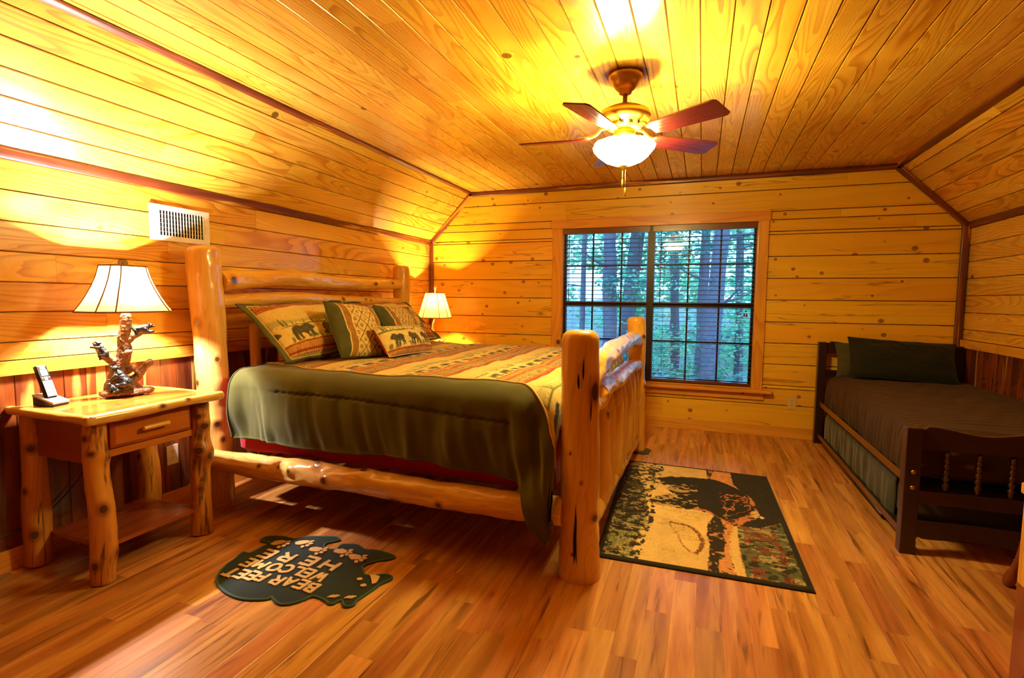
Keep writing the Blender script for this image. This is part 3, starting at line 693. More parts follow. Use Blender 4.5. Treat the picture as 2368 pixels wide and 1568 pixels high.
def remeshed(mb, name, mat, parent, vox, smooth=3, disp=0.0, dscale=0.02):
    o = mb.build(name, mat, parent)
    m = o.modifiers.new('r', 'REMESH'); m.mode = 'VOXEL'; m.voxel_size = vox; m.use_smooth_shade = True
    m = o.modifiers.new('s', 'SMOOTH'); m.iterations = smooth; m.factor = 0.5
    if disp > 0:
        t = bpy.data.textures.new(name, 'CLOUDS'); t.noise_scale = dscale; t.noise_depth = 3
        m = o.modifiers.new('d', 'DISPLACE'); m.texture = t; m.strength = disp; m.mid_level = 0.5
    return o
def bear_figure(root, loc, scale, yaw, pitch, pose, name='bear_figure'):
    """small resin bear; body along +x, head at +x; pose: climb, branch, sit"""
    mb = MB(); E = lambda c, r: blob_ellipsoid(mb, c, r)
    E((0,0,0), (0.34,0.20,0.21)); E((-0.22,0,0.0), (0.22,0.22,0.22)); E((0.22,0,0.04), (0.20,0.18,0.19))
    E((0.46,0,0.12), (0.15,0.135,0.13)); E((0.60,0,0.07), (0.10,0.065,0.06)); E((0.68,0,0.075), (0.03,0.03,0.025))
    for s in (-1, 1): E((0.42,0.10*s,0.24), (0.035,0.045,0.05))
    E((-0.42,0,0.06), (0.05,0.04,0.04))
    for s in (-1, 1):
        if pose == 'sit':
            limb(mb, [(-0.28,0.16*s,-0.02),(-0.12,0.24*s,-0.22),(-0.34,0.24*s,-0.36)], [0.12,0.10,0.07]); E((-0.30,0.24*s,-0.42), (0.10,0.06,0.05))
            limb(mb, [(0.20,0.16*s,0.0),(0.16,0.25*s,-0.20),(0.30,0.18*s,-0.34)], [0.10,0.075,0.06])
        elif pose == 'climb':
            limb(mb, [(-0.28,0.15*s,-0.05),(-0.18,0.20*s,-0.26),(-0.36,0.18*s,-0.36)], [0.11,0.085,0.06])
            limb(mb, [(0.24,0.15*s,0.0),(0.40,0.20*s,-0.18),(0.50,0.14*s,-0.30)], [0.09,0.07,0.055])
        else:
            limb(mb, [(-0.26,0.14*s,-0.06),(-0.24,0.18*s,-0.24),(-0.20,0.12*s,-0.34)], [0.10,0.075,0.05])
            limb(mb, [(0.24,0.14*s,-0.04),(0.34,0.17*s,-0.20),(0.38,0.10*s,-0.30)], [0.085,0.065,0.05])
    o = remeshed(mb, name, M['resin_bear'], root, 0.022, 2, 0.05, 0.09)
    o.location = loc; o.scale = (scale,)*3; o.rotation_euler = (0, -pitch, yaw)
    return o
# ------------------------------------------------------------------ near table lamp: bears on a resin tree stump
NSZ = 0.76
lamp = empty('table_lamp', (0.20, 1.79, NSZ+0.003)); tag(lamp, 'lit table lamp on a resin tree stump with climbing black bears and a bell shade', 'table lamp')
# camera-facing right direction at the lamp
_d = Vector((0.20-CAMP.x, 1.79-CAMP.y, 0)).normalized(); RT = Vector((-_d.y, _d.x, 0))*-1; TW = -_d   # RT: to the right as seen, TW: toward viewer
def LP(a, b, z): q = RT*a+TW*b; return (q.x, q.y, z)
mb = MB()
# mound
for k in range(26):
    a = 2*PI*k/26; rr = 0.072+0.018*math.sin(3*a+1)
    blob_ellipsoid(mb, LP(rr*1.12*math.cos(a), rr*0.8*math.sin(a), 0.016), (0.028,0.028,0.0155))
blob_ellipsoid(mb, LP(0,0,0.012), (0.09,0.075,0.012)); blob_ellipsoid(mb, LP(-0.02,0,0.04), (0.06,0.055,0.035)); blob_ellipsoid(mb, LP(-0.055,0.01,0.04), (0.035,0.03,0.045))
limb(mb, [LP(-0.02,0,0.03), LP(-0.028,0,0.09), LP(-0.022,0,0.14), LP(0.0,0,0.19), LP(0.008,0,0.24), LP(0.002,0,0.29), LP(0.015,0,0.34), LP(0.018,0,0.40)], [0.050,0.043,0.036,0.033,0.031,0.026,0.026,0.024])
limb(mb, [LP(-0.02,0,0.15), LP(-0.055,0.005,0.185), LP(-0.085,0.01,0.215), LP(-0.112,0.01,0.27)], [0.026,0.022,0.018,0.010])     # left branch
limb(mb, [LP(0.012,0,0.27), LP(0.045,0.01,0.30), LP(0.085,0.015,0.318), LP(0.125,0.02,0.322)], [0.022,0.017,0.013,0.011])   # right branch
limb(mb, [LP(0.02,0.0,0.06), LP(0.055,0.01,0.09), LP(0.085,0.01,0.135), LP(0.108,0.015,0.160)], [0.030,0.020,0.016,0.018])     # low right snag
limb(mb, [LP(0.005,0.02,0.21), LP(0.03,0.04,0.222)], [0.018,0.010]); limb(mb, [LP(0.0,0.0,0.12), LP(0.035,0.02,0.135), LP(0.05,0.02,0.12)], [0.024,0.018,0.012])
for k in range(9):
    a = 2*PI*k/9+0.3; limb(mb, [LP(0.035*math.cos(a), 0.03*math.sin(a), 0.06), LP(0.07*math.cos(a), 0.055*math.sin(a), 0.025), LP(0.098*math.cos(a+0.2), 0.075*math.sin(a+0.2), 0.010)], [0.016,0.012,0.008])
remeshed(mb, 'lamp_base', M['resin_wood'], lamp, 0.0035, 2, 0.010, 0.012)
yr = math.atan2(RT.y, RT.x); yt = math.atan2(TW.y, TW.x)
bear_figure(lamp, LP(-0.083,0.028,0.232), 0.082, yr+PI*0.93, 0.95, 'climb')
bear_figure(lamp, LP(0.078,0.012,0.337), 0.088, yr-0.1, 0.10, 'branch')
bear_figure(lamp, LP(-0.008,0.062,0.088), 0.125, yr+PI*0.80, 0.75, 'sit')
bear_figure(lamp, LP(-0.040,0.085,0.045), 0.062, yr+PI*0.9, 0.55, 'sit')
MB().lathe([(0.0,0.395),(0.016,0.395),(0.016,0.41),(0.008,0.412),(0.008,0.47),(0.018,0.475),(0.018,0.51),(0.0,0.51)], (RT.x*0.018, RT.y*0.018, 0), 20).build('socket', M['brass'], lamp)
N = NT('lit_bulb'); _e = N.n('ShaderNodeEmission', {0: (1.0, 0.88, 0.66, 1), 1: 30.0}); N.t.links.new(_e.outputs[0], N.out.inputs[0]); M['bulb'] = N.m
MB().lathe([(0.0,0.508),(0.013,0.51),(0.016,0.525),(0.028,0.55),(0.030,0.57),(0.020,0.592),(0.0,0.60)], (RT.x*0.018, RT.y*0.018, 0), 20).build('bulb', M['bulb'], lamp)
point('bulb_light', (RT.x*0.018, RT.y*0.018, 0.570), P_LAMP, C_LAMP, 0.034, lamp)
mb = MB(); cc = np.array([RT.x*0.018, RT.y*0.018, 0])
for s in (-1, 1): mb.tube(spline([cc+(0,0.012*s,0.50), cc+(0,0.052*s,0.55), cc+(0,0.045*s,0.63), cc+(0,0.0,0.657)], 16), 0.0018, 6)
for s in (-1, 1): mb.tube([cc+(0,0,0.652), cc+(0.100*s,0,0.652)], 0.0018, 6); mb.tube([cc+(0,0,0.652), cc+(0,0.068*s,0.652)], 0.0018, 6)
mb.build('harp', M['brass'], lamp)
sh = rect_shade(lamp, [(0.425,0.135,0.190,0.055), (0.46,0.120,0.168,0.050), (0.50,0.106,0.146,0.044), (0.55,0.092,0.122,0.038), (0.60,0.082,0.103,0.034), (0.655,0.075,0.089,0.030)])
sh.location = tuple(cc); sh.rotation_euler = (0,0,math.radians(0))

# ------------------------------------------------------------------ far lamp: antler base
lamp2 = empty('antler_lamp', (0.27, 4.95, NSZ)); tag(lamp2, 'lit antler lamp with a small paneled shade in the far corner behind the bed', 'table lamp')
d2 = Vector((0.27-CAMP.x, 4.95, 0)).normalized(); R2 = Vector((-d2.y, d2.x, 0))*-1; T2 = -d2
def AP(a, b, z): q = R2*a+T2*b; return (q.x, q.y, z)
mb = MB()
mb.tube(spline([AP(-0.10,0.02,0.008), AP(-0.06,0.0,0.045), AP(-0.01,0,0.09), AP(-0.022,0,0.16), AP(-0.012,0,0.24), AP(0.005,0,0.29)], 24), np.interp(np.linspace(0,1,24), [0,0.3,1], [0.006,0.014,0.010]), 12)
mb.tube(spline([AP(-0.018,0.0,0.20), AP(-0.005,0,0.13), AP(0.03,0.01,0.07), AP(0.075,0.01,0.045), AP(0.105,0.01,0.06), AP(0.112,0.01,0.09)], 24), np.interp(np.linspace(0,1,24), [0,0.4,1], [0.008,0.014,0.005]), 12)
mb.tube(spline([AP(0.04,0.01,0.065), AP(0.02,0.05,0.035), AP(0.0,0.085,0.007)], 14), np.linspace(0.012,0.006,14), 10)
mb.tube(spline([AP(-0.03,0.0,0.06), AP(-0.005,-0.03,0.04), AP(0.03,-0.075,0.007)], 14), np.linspace(0.012,0.006,14), 10)
mb.tube(spline([AP(0.04,0.0,0.06), AP(0.06,0.0,0.03), AP(0.09,0.02,0.006)], 12), np.linspace(0.011,0.005,12), 10)
mb.build('antler_base', M['antler'], lamp2)
MB().lathe([(0.0,0.285),(0.012,0.285),(0.012,0.35),(0.017,0.352),(0.017,0.385),(0.0,0.385)], AP(0.005,0,0), 16).build('socket', M['brass'], lamp2)
MB().lathe([(0.0,0.383),(0.013,0.385),(0.026,0.42),(0.028,0.44),(0.018,0.462),(0.0,0.47)], AP(0.005,0,0), 16).build('bulb', M['bulb'], lamp2)
point('bulb_light', AP(0.005,0,0.445), P_LAMP2, C_LAMP2, 0.03, lamp2)
mb = MB(); c2 = np.array(AP(0.005,0,0))
for s in (-1, 1): mb.tube(spline([c2+(0,0.010*s,0.37), c2+(0,0.045*s,0.42), c2+(0,0.04*s,0.54), c2+(0,0,0.572)], 14), 0.0018, 6); mb.tube([c2+(0,0,0.565), c2+(0.088*s,0,0.565)], 0.0018, 6)
mb.build('harp', M['brass'], lamp2)
mb = MB(); mb.tube(spline([c2+(0,0,0.57), c2+(0,0,0.595), np.array(AP(-0.006,0,0.64))], 8), np.linspace(0.007,0.003,8), 8); mb.tube(spline([c2+(0,0,0.585), np.array(AP(0.012,0,0.61)), np.array(AP(0.022,0,0.655))], 8), np.linspace(0.006,0.0025,8), 8)
mb.build('finial', M['antler'], lamp2)
s2 = rect_shade(lamp2, [(0.300,0.165,0.165,0.075), (0.565,0.090,0.090,0.042)])
s2.location = tuple(c2); s2.rotation_euler = (0,0,math.radians(14))
# ------------------------------------------------------------------ log nightstands
def nightstand(x, y, seed):
    """origin at floor under front-left corner region; body spans x 0.01..0.59, y 0..0.63"""
    t = empty('nightstand', (x, y, 0))
    KN = {0: [(0.58,0.2,0.020,0.008),(0.50,5.6,0.022,0.007),(0.30,5.0,0.014,0.004),(0.12,5.6,0.02,0.006)],
          1: [(0.62,5.0,0.018,0.006),(0.53,5.5,0.016,0.012),(0.49,6.9,0.016,0.014),(0.28,5.9,0.02,0.008),(0.07,5.2,0.018,0.008),(0.10,6.8,0.018,0.012)],
          2: [(0.68,5.9,0.026,0.020),(0.60,5.5,0.02,0.010),(0.53,6.0,0.024,0.018),(0.40,5.5,0.022,0.018),(0.365,6.4,0.026,0.030),(0.20,5.6,0.016,0.004)], 3: [(0.3,4.4,0.014,0.004),(0.32,4.7,0.014,0.004)]}
    for k, (lx, ly) in enumerate(((0.075,0.055),(0.512,0.055),(0.495,0.565),(0.085,0.565))):
        mb = MB(); bow = 0.012*(1 if k % 2 else -1)
        log_tube(mb, [(lx+bow*0.4,ly,0.012),(lx+bow,ly+0.004,0.3),(lx-bow*0.3,ly,0.55),(lx,ly,0.728)], (0.050,0.043), KN[k], seg=36, step=0.010, rough=0.09, seed=seed+k, chamfer=(0.010,0.002))
        mb.build('leg', M['log_bark'], t)
    # plank top with log-like rounded front and side edges
    mb = MB()
    for i in range(6): mb.box(0.03+i*0.0885, 0.03+(i+1)*0.0885-0.0006, 0.022, 0.608, 0.732, 0.7585, [0.12,0.47,0.81,0.33,0.65,0.21][i], 0.0015, axis=1)
    top = mb.build('tabletop', M['nstop'], t)
    mb = MB(); zc = 0.742
    log_tube(mb, [(0.566,-0.005,zc),(0.567,0.2,zc-0.001),(0.563,0.42,zc+0.001),(0.568,0.638,zc)], (0.023,0.023), [(0.32,1.2,0.015,0.003),(0.45,0.9,0.012,0.003)], seg=24, step=0.012, rough=0.08, seed=seed+9, chamfer=(0.012,0.012), rfun=lambda q: 1+0*q)
    mb.build('front_edge', M['log'], top)
    for yy in (0.010, 0.620):
        mb = MB(); log_tube(mb, [(0.012,yy,zc),(0.3,yy,zc-0.001),(0.578,yy,zc)], (0.021,0.021), [], seg=24, step=0.012, rough=0.07, seed=seed+11, chamfer=(0.010,0.010)); mb.build('side_edge', M['log'], top)
    # case: side panels, back panel, front frame
    for yy in (0.055, 0.555):
        MB().box(0.115, 0.475, yy-0.009, yy+0.009, 0.53, 0.728, 0.4, 0.002, axis=0).build('side_panel', M['cedar_panel'], t)
    MB().box(0.09, 0.105, 0.10, 0.52, 0.53, 0.728, 0.5, 0.002, axis=1).build('back_panel', M['cedar_panel'], t)
    MB().box(0.488, 0.502, 0.100, 0.520, 0.705, 0.728, 0.62, 0.0015, axis=1).build('rail', M['cedar_panel'], t)
    MB().box(0.488, 0.506, 0.100, 0.520, 0.548, 0.580, 0.62, 0.002, axis=1).build('rail', M['nstop'], t)
    for yy in (0.100, 0.494): MB().box(0.489, 0.501, yy, yy+0.026, 0.580, 0.705, 0.62, 0.001, axis=2).build('stile', M['cedar_panel'], t)
    mb = MB(); bm_x = 0.503
    # raised drawer front
    y0, y1, z0, z1 = 0.118, 0.502, 0.586, 0.708; b = 0.016
    vs = [(bm_x,y0,z0),(bm_x,y1,z0),(bm_x,y1,z1),(bm_x,y0,z1),(bm_x+0.008,y0,z0),(bm_x+0.008,y1,z0),(bm_x+0.008,y1,z1),(bm_x+0.008,y0,z1),(bm_x+0.020,y0+b,z0+b),(bm_x+0.020,y1-b,z0+b),(bm_x+0.020,y1-b,z1-b),(bm_x+0.020,y0+b,z1-b)]
    fs = [(0,3,2,1),(0,1,5,4),(1,2,6,5),(2,3,7,6),(3,0,4,7),(4,5,9,8),(5,6,10,9),(6,7,11,10),(7,4,8,11),(8,9,10,11)]
    mb.add(vs, fs, [[(vs[k][1], vs[k][2]) for k in f] for f in fs], 0.77, smooth=False)
    mb.box(0.15, bm_x, y0+0.02, y1-0.02, 0.60, 0.69, 0.3)
    dr = mb.build('drawer', M['nstop'], t)
    mb = MB(); log_tube(mb, [(bm_x+0.040,0.245,0.652),(bm_x+0.041,0.30,0.653),(bm_x+0.040,0.365,0.653)], 0.0115, [], seg=20, step=0.008, rough=0.05, seed=4, chamfer=(0.004,0.004))
    for yy in (0.270, 0.340): mb.tube([(bm_x+0.018,yy,0.652),(bm_x+0.040,yy,0.652)], 0.006, 10)
    mb.build('handle', M['log'], dr)
    mb = MB()
    for i in range(4): mb.box(0.095+i*0.100, 0.095+(i+1)*0.100-0.0006, 0.085, 0.535, 0.132, 0.152, [0.2,0.7,0.4,0.9][i], 0.0015, axis=1)
    mb.build('shelf', M['cedar_panel'], t)
    return t
M['nstop'] = m_board('cedar_pine_planks', (0.82,0.50,0.18), (0.70,0.37,0.12), (0.55,0.27,0.09), (0.18,0.09,0.05), rings=6, knots=0.25, ring_str=0.5, rough=0.16, coat=0.7, var=0.3, us=0.8, vs=7)
tag(nightstand(0.0, 1.398, 50), 'cedar log nightstand with one drawer and low shelf left of the bed', 'nightstand', None)
tag(nightstand(0.0, 4.62, 80), 'cedar log nightstand holding the antler lamp beyond the bed', 'nightstand', None)

# ------------------------------------------------------------------ cordless phone
ph = empty('cordless_phone', (0.135, 1.495, NSZ)); tag(ph, 'silver and black cordless phone standing in its cradle on the nightstand', 'phone')
ph.rotation_euler = (0,0,math.radians(12))
# cradle: faces +x
mb = MB()
def wedge(mb, x0, x1, y0, y1, h0, h1, zb=0.0, **k):
    vs = [(x0,y0,zb),(x1,y0,zb),(x1,y1,zb),(x0,y1,zb),(x0,y0,h0),(x1,y0,h1),(x1,y1,h1),(x0,y1,h0)]
    mb.add(vs, [(3,2,1,0),(4,5,6,7),(0,1,5,4),(1,2,6,5),(2,3,7,6),(3,0,4,7)], smooth=False, **k)
wedge(mb, -0.045, 0.062, -0.036, 0.036, 0.046, 0.014); mb.build('cradle_body', M['black'], ph)
mb = MB(); wedge(mb, -0.047, 0.065, -0.038, 0.038, 0.052, 0.019, 0.0); 
for i in range(len(mb.v)):
    x, y, z = mb.v[i]
    if z == 0.0: mb.v[i] = (x, y, 0.044 if x < 0 else 0.010)
mb.build('cradle_top', M['silver'], ph)
hs = MB(); hs.box(-0.011, 0.011, -0.023, 0.023, 0.0, 0.158, b=0.006); h = hs.build('handset', M['black'], ph)
h.location = (0.010, 0, 0.032); h.rotation_euler = (0, math.radians(-20), 0)
MB().box(0.0105, 0.0135, -0.0215, 0.0215, 0.006, 0.082, b=0.0012).build('keypad_panel', M['silver'], h)
MB().box(0.0105, 0.0122, -0.016, 0.016, 0.106, 0.136, b=0.0005).build('display', M['lcd'], h)
MB().box(0.0105, 0.0130, -0.008, 0.008, 0.085, 0.101, b=0.001).build('navigation_key', M['silver'], h)
for (a, b_, mm) in ((-0.019,0.086,'key_green'), (0.011,0.086,'key_red'), (-0.019,0.095,'silver'), (0.011,0.095,'silver')):
    if mm not in M: M[mm] = m_plain(mm, (0.1,0.35,0.2) if mm == 'key_green' else (0.45,0.08,0.08), 0.4)
    MB().box(0.0105, 0.0128, a, a+0.008, b_, b_+0.005, b=0.0006).build('key', M[mm], h)
M['key_grey'] = m_plain('key_grey', (0.50,0.48,0.50), 0.4)
for r_ in range(5):
    for c_ in range(3):
        MB().box(0.0132, 0.0148, -0.0175+c_*0.0125, -0.0175+c_*0.0125+0.009, 0.010+r_*0.0142, 0.010+r_*0.0142+0.0085, b=0.0008).build('key', M['key_grey'], h)
mb = MB(); mb.lathe([(0.0065,0.0),(0.0075,0.0008),(0.0085,0.0)], (0,0,0), 20, axis='x')
for i in range(len(mb.v)): x, y, z = mb.v[i]; mb.v[i] = (x+0.0112, y*1.6, z*0.8+0.150)
mb.build('earpiece', M['silver'], h)
# lettering on the handset above the screen
def text_mesh(body, size, depth, font_obj=None):
    cu = bpy.data.curves.new('txt', 'FONT'); cu.body = body; cu.size = size; cu.extrude = depth; cu.align_x = 'CENTER'; cu.align_y = 'CENTER'
    o = bpy.data.objects.new('txt', cu); COL.objects.link(o); dg = bpy.context.evaluated_depsgraph_get(); dg.update()
    me = bpy.data.meshes.new_from_object(o.evaluated_get(dg)); bpy.data.objects.remove(o); bpy.data.curves.remove(cu)
    return me
me = text_mesh('vtech', 0.011, 0.0003); me.materials.clear(); me.materials.append(M['white_plastic'])
o = bpy.data.objects.new('lettering', me); COL.objects.link(o); o.parent = h; o.location = (0.0113, 0, 0.1415); o.rotation_euler = (PI/2, 0, PI/2)

# lamp cord down the wall behind the nightstand
mb = MB(); mb.tube(spline([(0.035,1.36,0.725),(0.028,1.355,0.69),(0.026,1.34,0.62),(0.030,1.30,0.50),(0.028,1.20,0.38),(0.03,1.0,0.33),(0.03,0.7,0.30)], 50), 0.003, 8)
tag(mb.build('power_cord', M['black']), 'thin black power cord hanging down the cedar wainscot behind the nightstand', 'cord')
mb = MB(); mb.tube(spline([(0.024,1.25,0.17),(0.026,1.38,0.178),(0.026,1.50,0.21),(0.026,1.62,0.30),(0.026,1.72,0.42)], 40), 0.003, 8)
tag(mb.build('power_cord', M['black']), 'thin black cord running low along the cedar wainscot under the nightstand', 'cord')
# ------------------------------------------------------------------ woven patterns (real colour of the cloth, per vertex)
BEAR = [(-0.50,0.10),(-0.49,0.30),(-0.44,0.44),(-0.34,0.53),(-0.20,0.55),(-0.05,0.50),(0.08,0.53),(0.20,0.60),(0.28,0.56),(0.33,0.60),(0.37,0.53),(0.44,0.46),(0.50,0.38),(0.49,0.33),(0.40,0.31),(0.33,0.27),(0.32,0.15),(0.36,0.03),(0.30,0.0),(0.22,0.02),(0.20,0.15),(0.14,0.24),(0.08,0.10),(0.10,0.0),(0.0,0.0),(0.0,0.12),(-0.08,0.22),(-0.20,0.20),(-0.22,0.08),(-0.17,0.0),(-0.27,0.0),(-0.31,0.08),(-0.34,0.20),(-0.38,0.08),(-0.36,0.0),(-0.47,0.0)]
def c3(*c): return np.array(c, float)
CREAM, GOLD, OLIVE, DOL, REDC, BEARC, TREE, ORG = c3(.83,.74,.47), c3(.75,.62,.29), c3(.40,.38,.18), c3(.28,.27,.13), c3(.55,.16,.08), c3(.24,.22,.16), c3(.47,.49,.27), c3(.66,.44,.18)
def trees(b, h, pitch, hmax, seed):
    """b along, h height above the base line -> mask of little fir trees"""
    m = np.zeros(b.shape, bool)
    for k in range(2):
        i = np.floor(b/pitch+k*0.37); j = _h(i.astype(np.int64), i.astype(np.int64)*0+seed+k, 3)
        x = (b/pitch+k*0.37-i-0.5)*pitch; H = hmax*(0.15+0.85*j)
        w = 0.20*H*(1-h/H)*(0.55+0.45*np.abs(((h/H*6) % 1)))
        m |= (np.abs(x) < w) & (h > 0) & (h < H)
    return m
def lodge(a, b, P=0.5, bear_w=0.15, face=1, flip=1):
    """a: distance down the band direction (m), b: along. period P"""
    q = (a % P)/P*0.5; s = P/0.5; h_ = lambda z: z*s
    col = np.empty(a.shape+(3,)); n = fbm(a*14, b*6, 3); n2 = vnoise(b*60, a*25, 8)
    col[:] = GOLD
    sky = (q > 0.10) & (q < 0.245); t = np.clip((q-0.10)/0.145, 0, 1)
    col[sky] = (GOLD+(CREAM-GOLD)*(0.3+0.7*n[...,None]))[sky]
    hill = (q > 0.20+0.03*np.sin(b*9)) & (q < 0.30); col[hill] = (CREAM*0.6+TREE*0.4)[None] * (0.85+0.3*n[hill][:,None])
    land = (q > 0.245) & (q < 0.40); col[land] = (CREAM+(GOLD-CREAM)*n2[...,None]*0.7)[land]
    lower = (q >= 0.36) & (q < 0.395); col[lower & (n2 > 0.55)] = OLIVE*1.15
    tr = trees(b, (0.262-q)*2*s*0.5, 0.075*s, 0.085*s, 5) & (q < 0.262); col[tr] = TREE*(0.65+0.4*n[tr][:,None])
    hl = (q > 0.262) & (q < 0.275) & (n > 0.45); col[hl] = TREE*0.85
    # bears
    bp = bear_w*1.35*s; x = ((b % bp)/bp-0.5)*bp/(bear_w*s)*face; y = (0.385-q)*s/(bear_w*s)
    mb_ = inpoly(x, y, BEAR); shade = vnoise(b*90, a*90, 4)
    col[mb_] = BEARC*(0.75+0.7*shade[mb_][:,None])
    # bands
    def stripe(lo, hi, c): m = (q >= lo) & (q < hi); col[m] = c*(0.9+0.2*n2[m][:,None])
    stripe(0.0, 0.052, GOLD); z = np.abs(((b*28/s) % 1)-0.5)*0.030; m = (np.abs((q % 0.018)-0.003-z*0.35) < 0.003) & (q < 0.052); col[m] = OLIVE
    g = (q < 0.052) & (_h(np.floor(b*160).astype(np.int64), np.floor(a*160).astype(np.int64), 9) > 0.72); col[g] = DOL
    stripe(0.052, 0.062, REDC); stripe(0.062, 0.070, ORG); stripe(0.070, 0.085, REDC); stripe(0.085, 0.089, GOLD); stripe(0.089, 0.097, REDC*0.9)
    m = (q > 0.072) & (q < 0.083) & (((b*90/s) % 1) < 0.35) & (((q*300) % 1) < 0.6); col[m] = ORG
    stripe(0.397, 0.410, REDC); m = (q > 0.400) & (q < 0.407) & (((b*100/s) % 1) < 0.4); col[m] = ORG
    stripe(0.410, 0.452, ORG*0.9+GOLD*0.15); m = trees(b, (0.452-q)*s, 0.06*s, 0.035*s, 9) & (q > 0.41) & (q < 0.452); col[m] = OLIVE
    stripe(0.452, 0.462, REDC); stripe(0.462, 0.474, GOLD); m = (q > 0.462) & (q < 0.474) & ((np.abs(((b*50/s) % 1)-0.5)*0.024-(q-0.462)) > 0); col[m] = REDC
    stripe(0.474, 0.480, REDC); m = (q >= 0.480); col[m] = CREAM*0.9; m = (q >= 0.480) & (((b*36/s) % 1 > 0.5) ^ ((q*90) % 1 > 0.5)); col[m] = OLIVE
    return col*(0.93+0.14*vnoise(a*300, b*300, 2)[...,None])
def diamonds(x, y):
    col = np.empty(x.shape+(3,)); col[:] = CREAM*c3(.97,.93,.85)
    p = x/0.085+y/0.10; q = x/0.085-y/0.10
    m = (np.abs((p % 1)-0.5) > 0.44) | (np.abs((q % 1)-0.5) > 0.44); d2 = (((p*8) % 1) < 0.6)
    col[m] = c3(.56,.42,.22); col[m & d2] = c3(.44,.36,.18)
    u = (p % 1)-0.5; v = (q % 1)-0.5; r = np.abs(u)+np.abs(v)
    m = (np.maximum(np.abs(u+v), np.abs(u-v)) < 0.26) & ((np.abs(u+v) > 0.09) | (np.abs(u-v) > 0.09)) & ~((np.abs(u) < 0.03) | (np.abs(v) < 0.03)); col[m] = c3(.42,.24,.14)
    return col*(0.93+0.14*vnoise(x*300, y*300, 2)[...,None])

def place(o, bottom, lean, yaw=0.0, roll=0.0):
    """pillow local frame: x = width (to +Y in the room), z = up, front = -y"""
    o.matrix_world = Matrix.Translation(bottom) @ Matrix.Rotation(PI/2+yaw, 4, 'Z') @ Matrix.Rotation(-lean, 4, 'X') @ Matrix.Rotation(roll, 4, 'Y')
def pillow_surface(w, h, th, n, m, side, seed=0, corner=0.35, wr=0.006, sag=0.0):
    """side -1 front, +1 back; returns X, Z (flat cloth coords) and P"""
    s = np.linspace(-1, 1, n); t = np.linspace(-1, 1, m); S, T = np.meshgrid(s, t, indexing='ij')
    bow = 1-0.10*corner*(1-T**2)*np.abs(S)**3; bow2 = 1-0.10*corner*(1-S**2)*np.abs(T)**3
    X = S*w/2*bow; Z = T*h/2*bow2
    H = th/2*np.clip((1-np.abs(S)**2.6), 0, 1)**0.55*np.clip((1-np.abs(T)**2.6), 0, 1)**0.55
    nz = (fbm(S*3+seed, T*3+seed*2, seed)-0.5)*2; fold = (vnoise(S*9+T*6+seed, T*2.5-S, seed+3)-0.5)
    H = H*(1+0.10*nz)+wr*(nz+fold)*np.clip(H/(th/2), 0, 1)**0.5
    Y = side*H
    return S*w/2, T*h/2, np.stack([X, Y+sag*(S**2)*0, Z+h/2], -1)
def rim_path(P):
    return np.vstack([P[:,0], P[-1,1:], P[::-1,-1][1:], P[0,::-1][1:]])
def pillow(name, label, group, w, h, th, bottom, lean, colf, n, m, yaw=0, roll=0, seed=0, flange=0.0, flange_m='green_velvet', back_m='green_velvet', rim=0.005, rim_m='piping', side_m=None):
    root = empty(name); tag(root, label, 'pillow', group)
    X, Z, P = pillow_surface(w, h, th, n, m, -1, seed); mb = MB(); mb.grid(P)
    mb.build('front_panel', M['woven'] if colf else M[back_m], root, colr=colf(X, Z) if colf else None)
    X2, Z2, P2 = pillow_surface(w, h, th, 40, 28, 1, seed+1); mb = MB(); mb.grid(P2, flip=True); mb.build('back_panel', M[back_m], root)
    path = rim_path(P[:, :])
    if flange > 0:
        # flat flange ring with soft waves
        s = np.linspace(0, 1, len(path)); C = np.array([0, 0, h/2]); rows = []
        for f in (0.0, 0.35, 0.7, 1.0):
            d = path-C; dn = np.stack([np.sign(d[:,0])*np.clip((np.abs(d[:,0])-(w/2-0.03))/0.03, 0, 1), 0*d[:,0], 0.30*np.sign(d[:,2])*np.clip((np.abs(d[:,2])-(h/2-0.03))/0.03, 0, 1)], -1)
            L = np.linalg.norm(dn, axis=1)[:,None]; dn = dn*1.0
            q = path+dn*flange*f; q[:,1] += f*0.012*np.sin(s*40+seed)+f*0.010*(vnoise(s*60, s*0, seed)-0.5)
            rows.append(q)
        Pf = np.stack(rows, 1); mb = MB(); mb.grid(Pf+np.array([0,-0.004,0])); mb.grid(Pf+np.array([0,0.004,0]), flip=True)
        mb.grid(np.stack([rows[-1]+np.array([0,-0.004,0]), rows[-1]+np.array([0,0.004,0])], 1))
        fl = mb.build('flange', M[flange_m], root)
        MB().tube(rows[-1], 0.005, 6, cap=False).build('edge_cord', M['dark_piping'], fl)
    MB().tube(path+np.array([0,-0.002,0]), rim, 6, cap=False).build('piping', M[rim_m], root)
    place(root, bottom, lean, yaw, roll)
    return root
def sham_col(X, Z): return lodge(0.24-Z, X+0.36, 0.48, 0.20, 1)
def square_col(X, Z):
    c = diamonds(X, Z); e = np.abs(X); st = c3(.58,.40,.16)
    c[e > 0.105] = st*(0.92+0.16*vnoise(X*200, Z*200, 3)[e > 0.105][:,None]); c[(np.abs(e-0.105) < 0.004) | (np.abs(e-0.160) < 0.004)] = CREAM*1.02
    c[e > 0.164] = c3(.27,.28,.14)*(0.9+0.2*vnoise(X*30, Z*30, 5)[e > 0.164][:,None])
    return c
def lumbar_col(X, Z): return lodge(0.335-Z, X+0.32, 0.52, 0.150, -1)
pillow('pillow_sham', 'bear tapestry sham with green flange leaning at the near side of the headboard', None, 0.84, 0.46, 0.20, (0.66,2.87,0.90), math.radians(47), sham_col, 190, 120, yaw=-0.02, roll=-0.03, seed=3, flange=0.065)
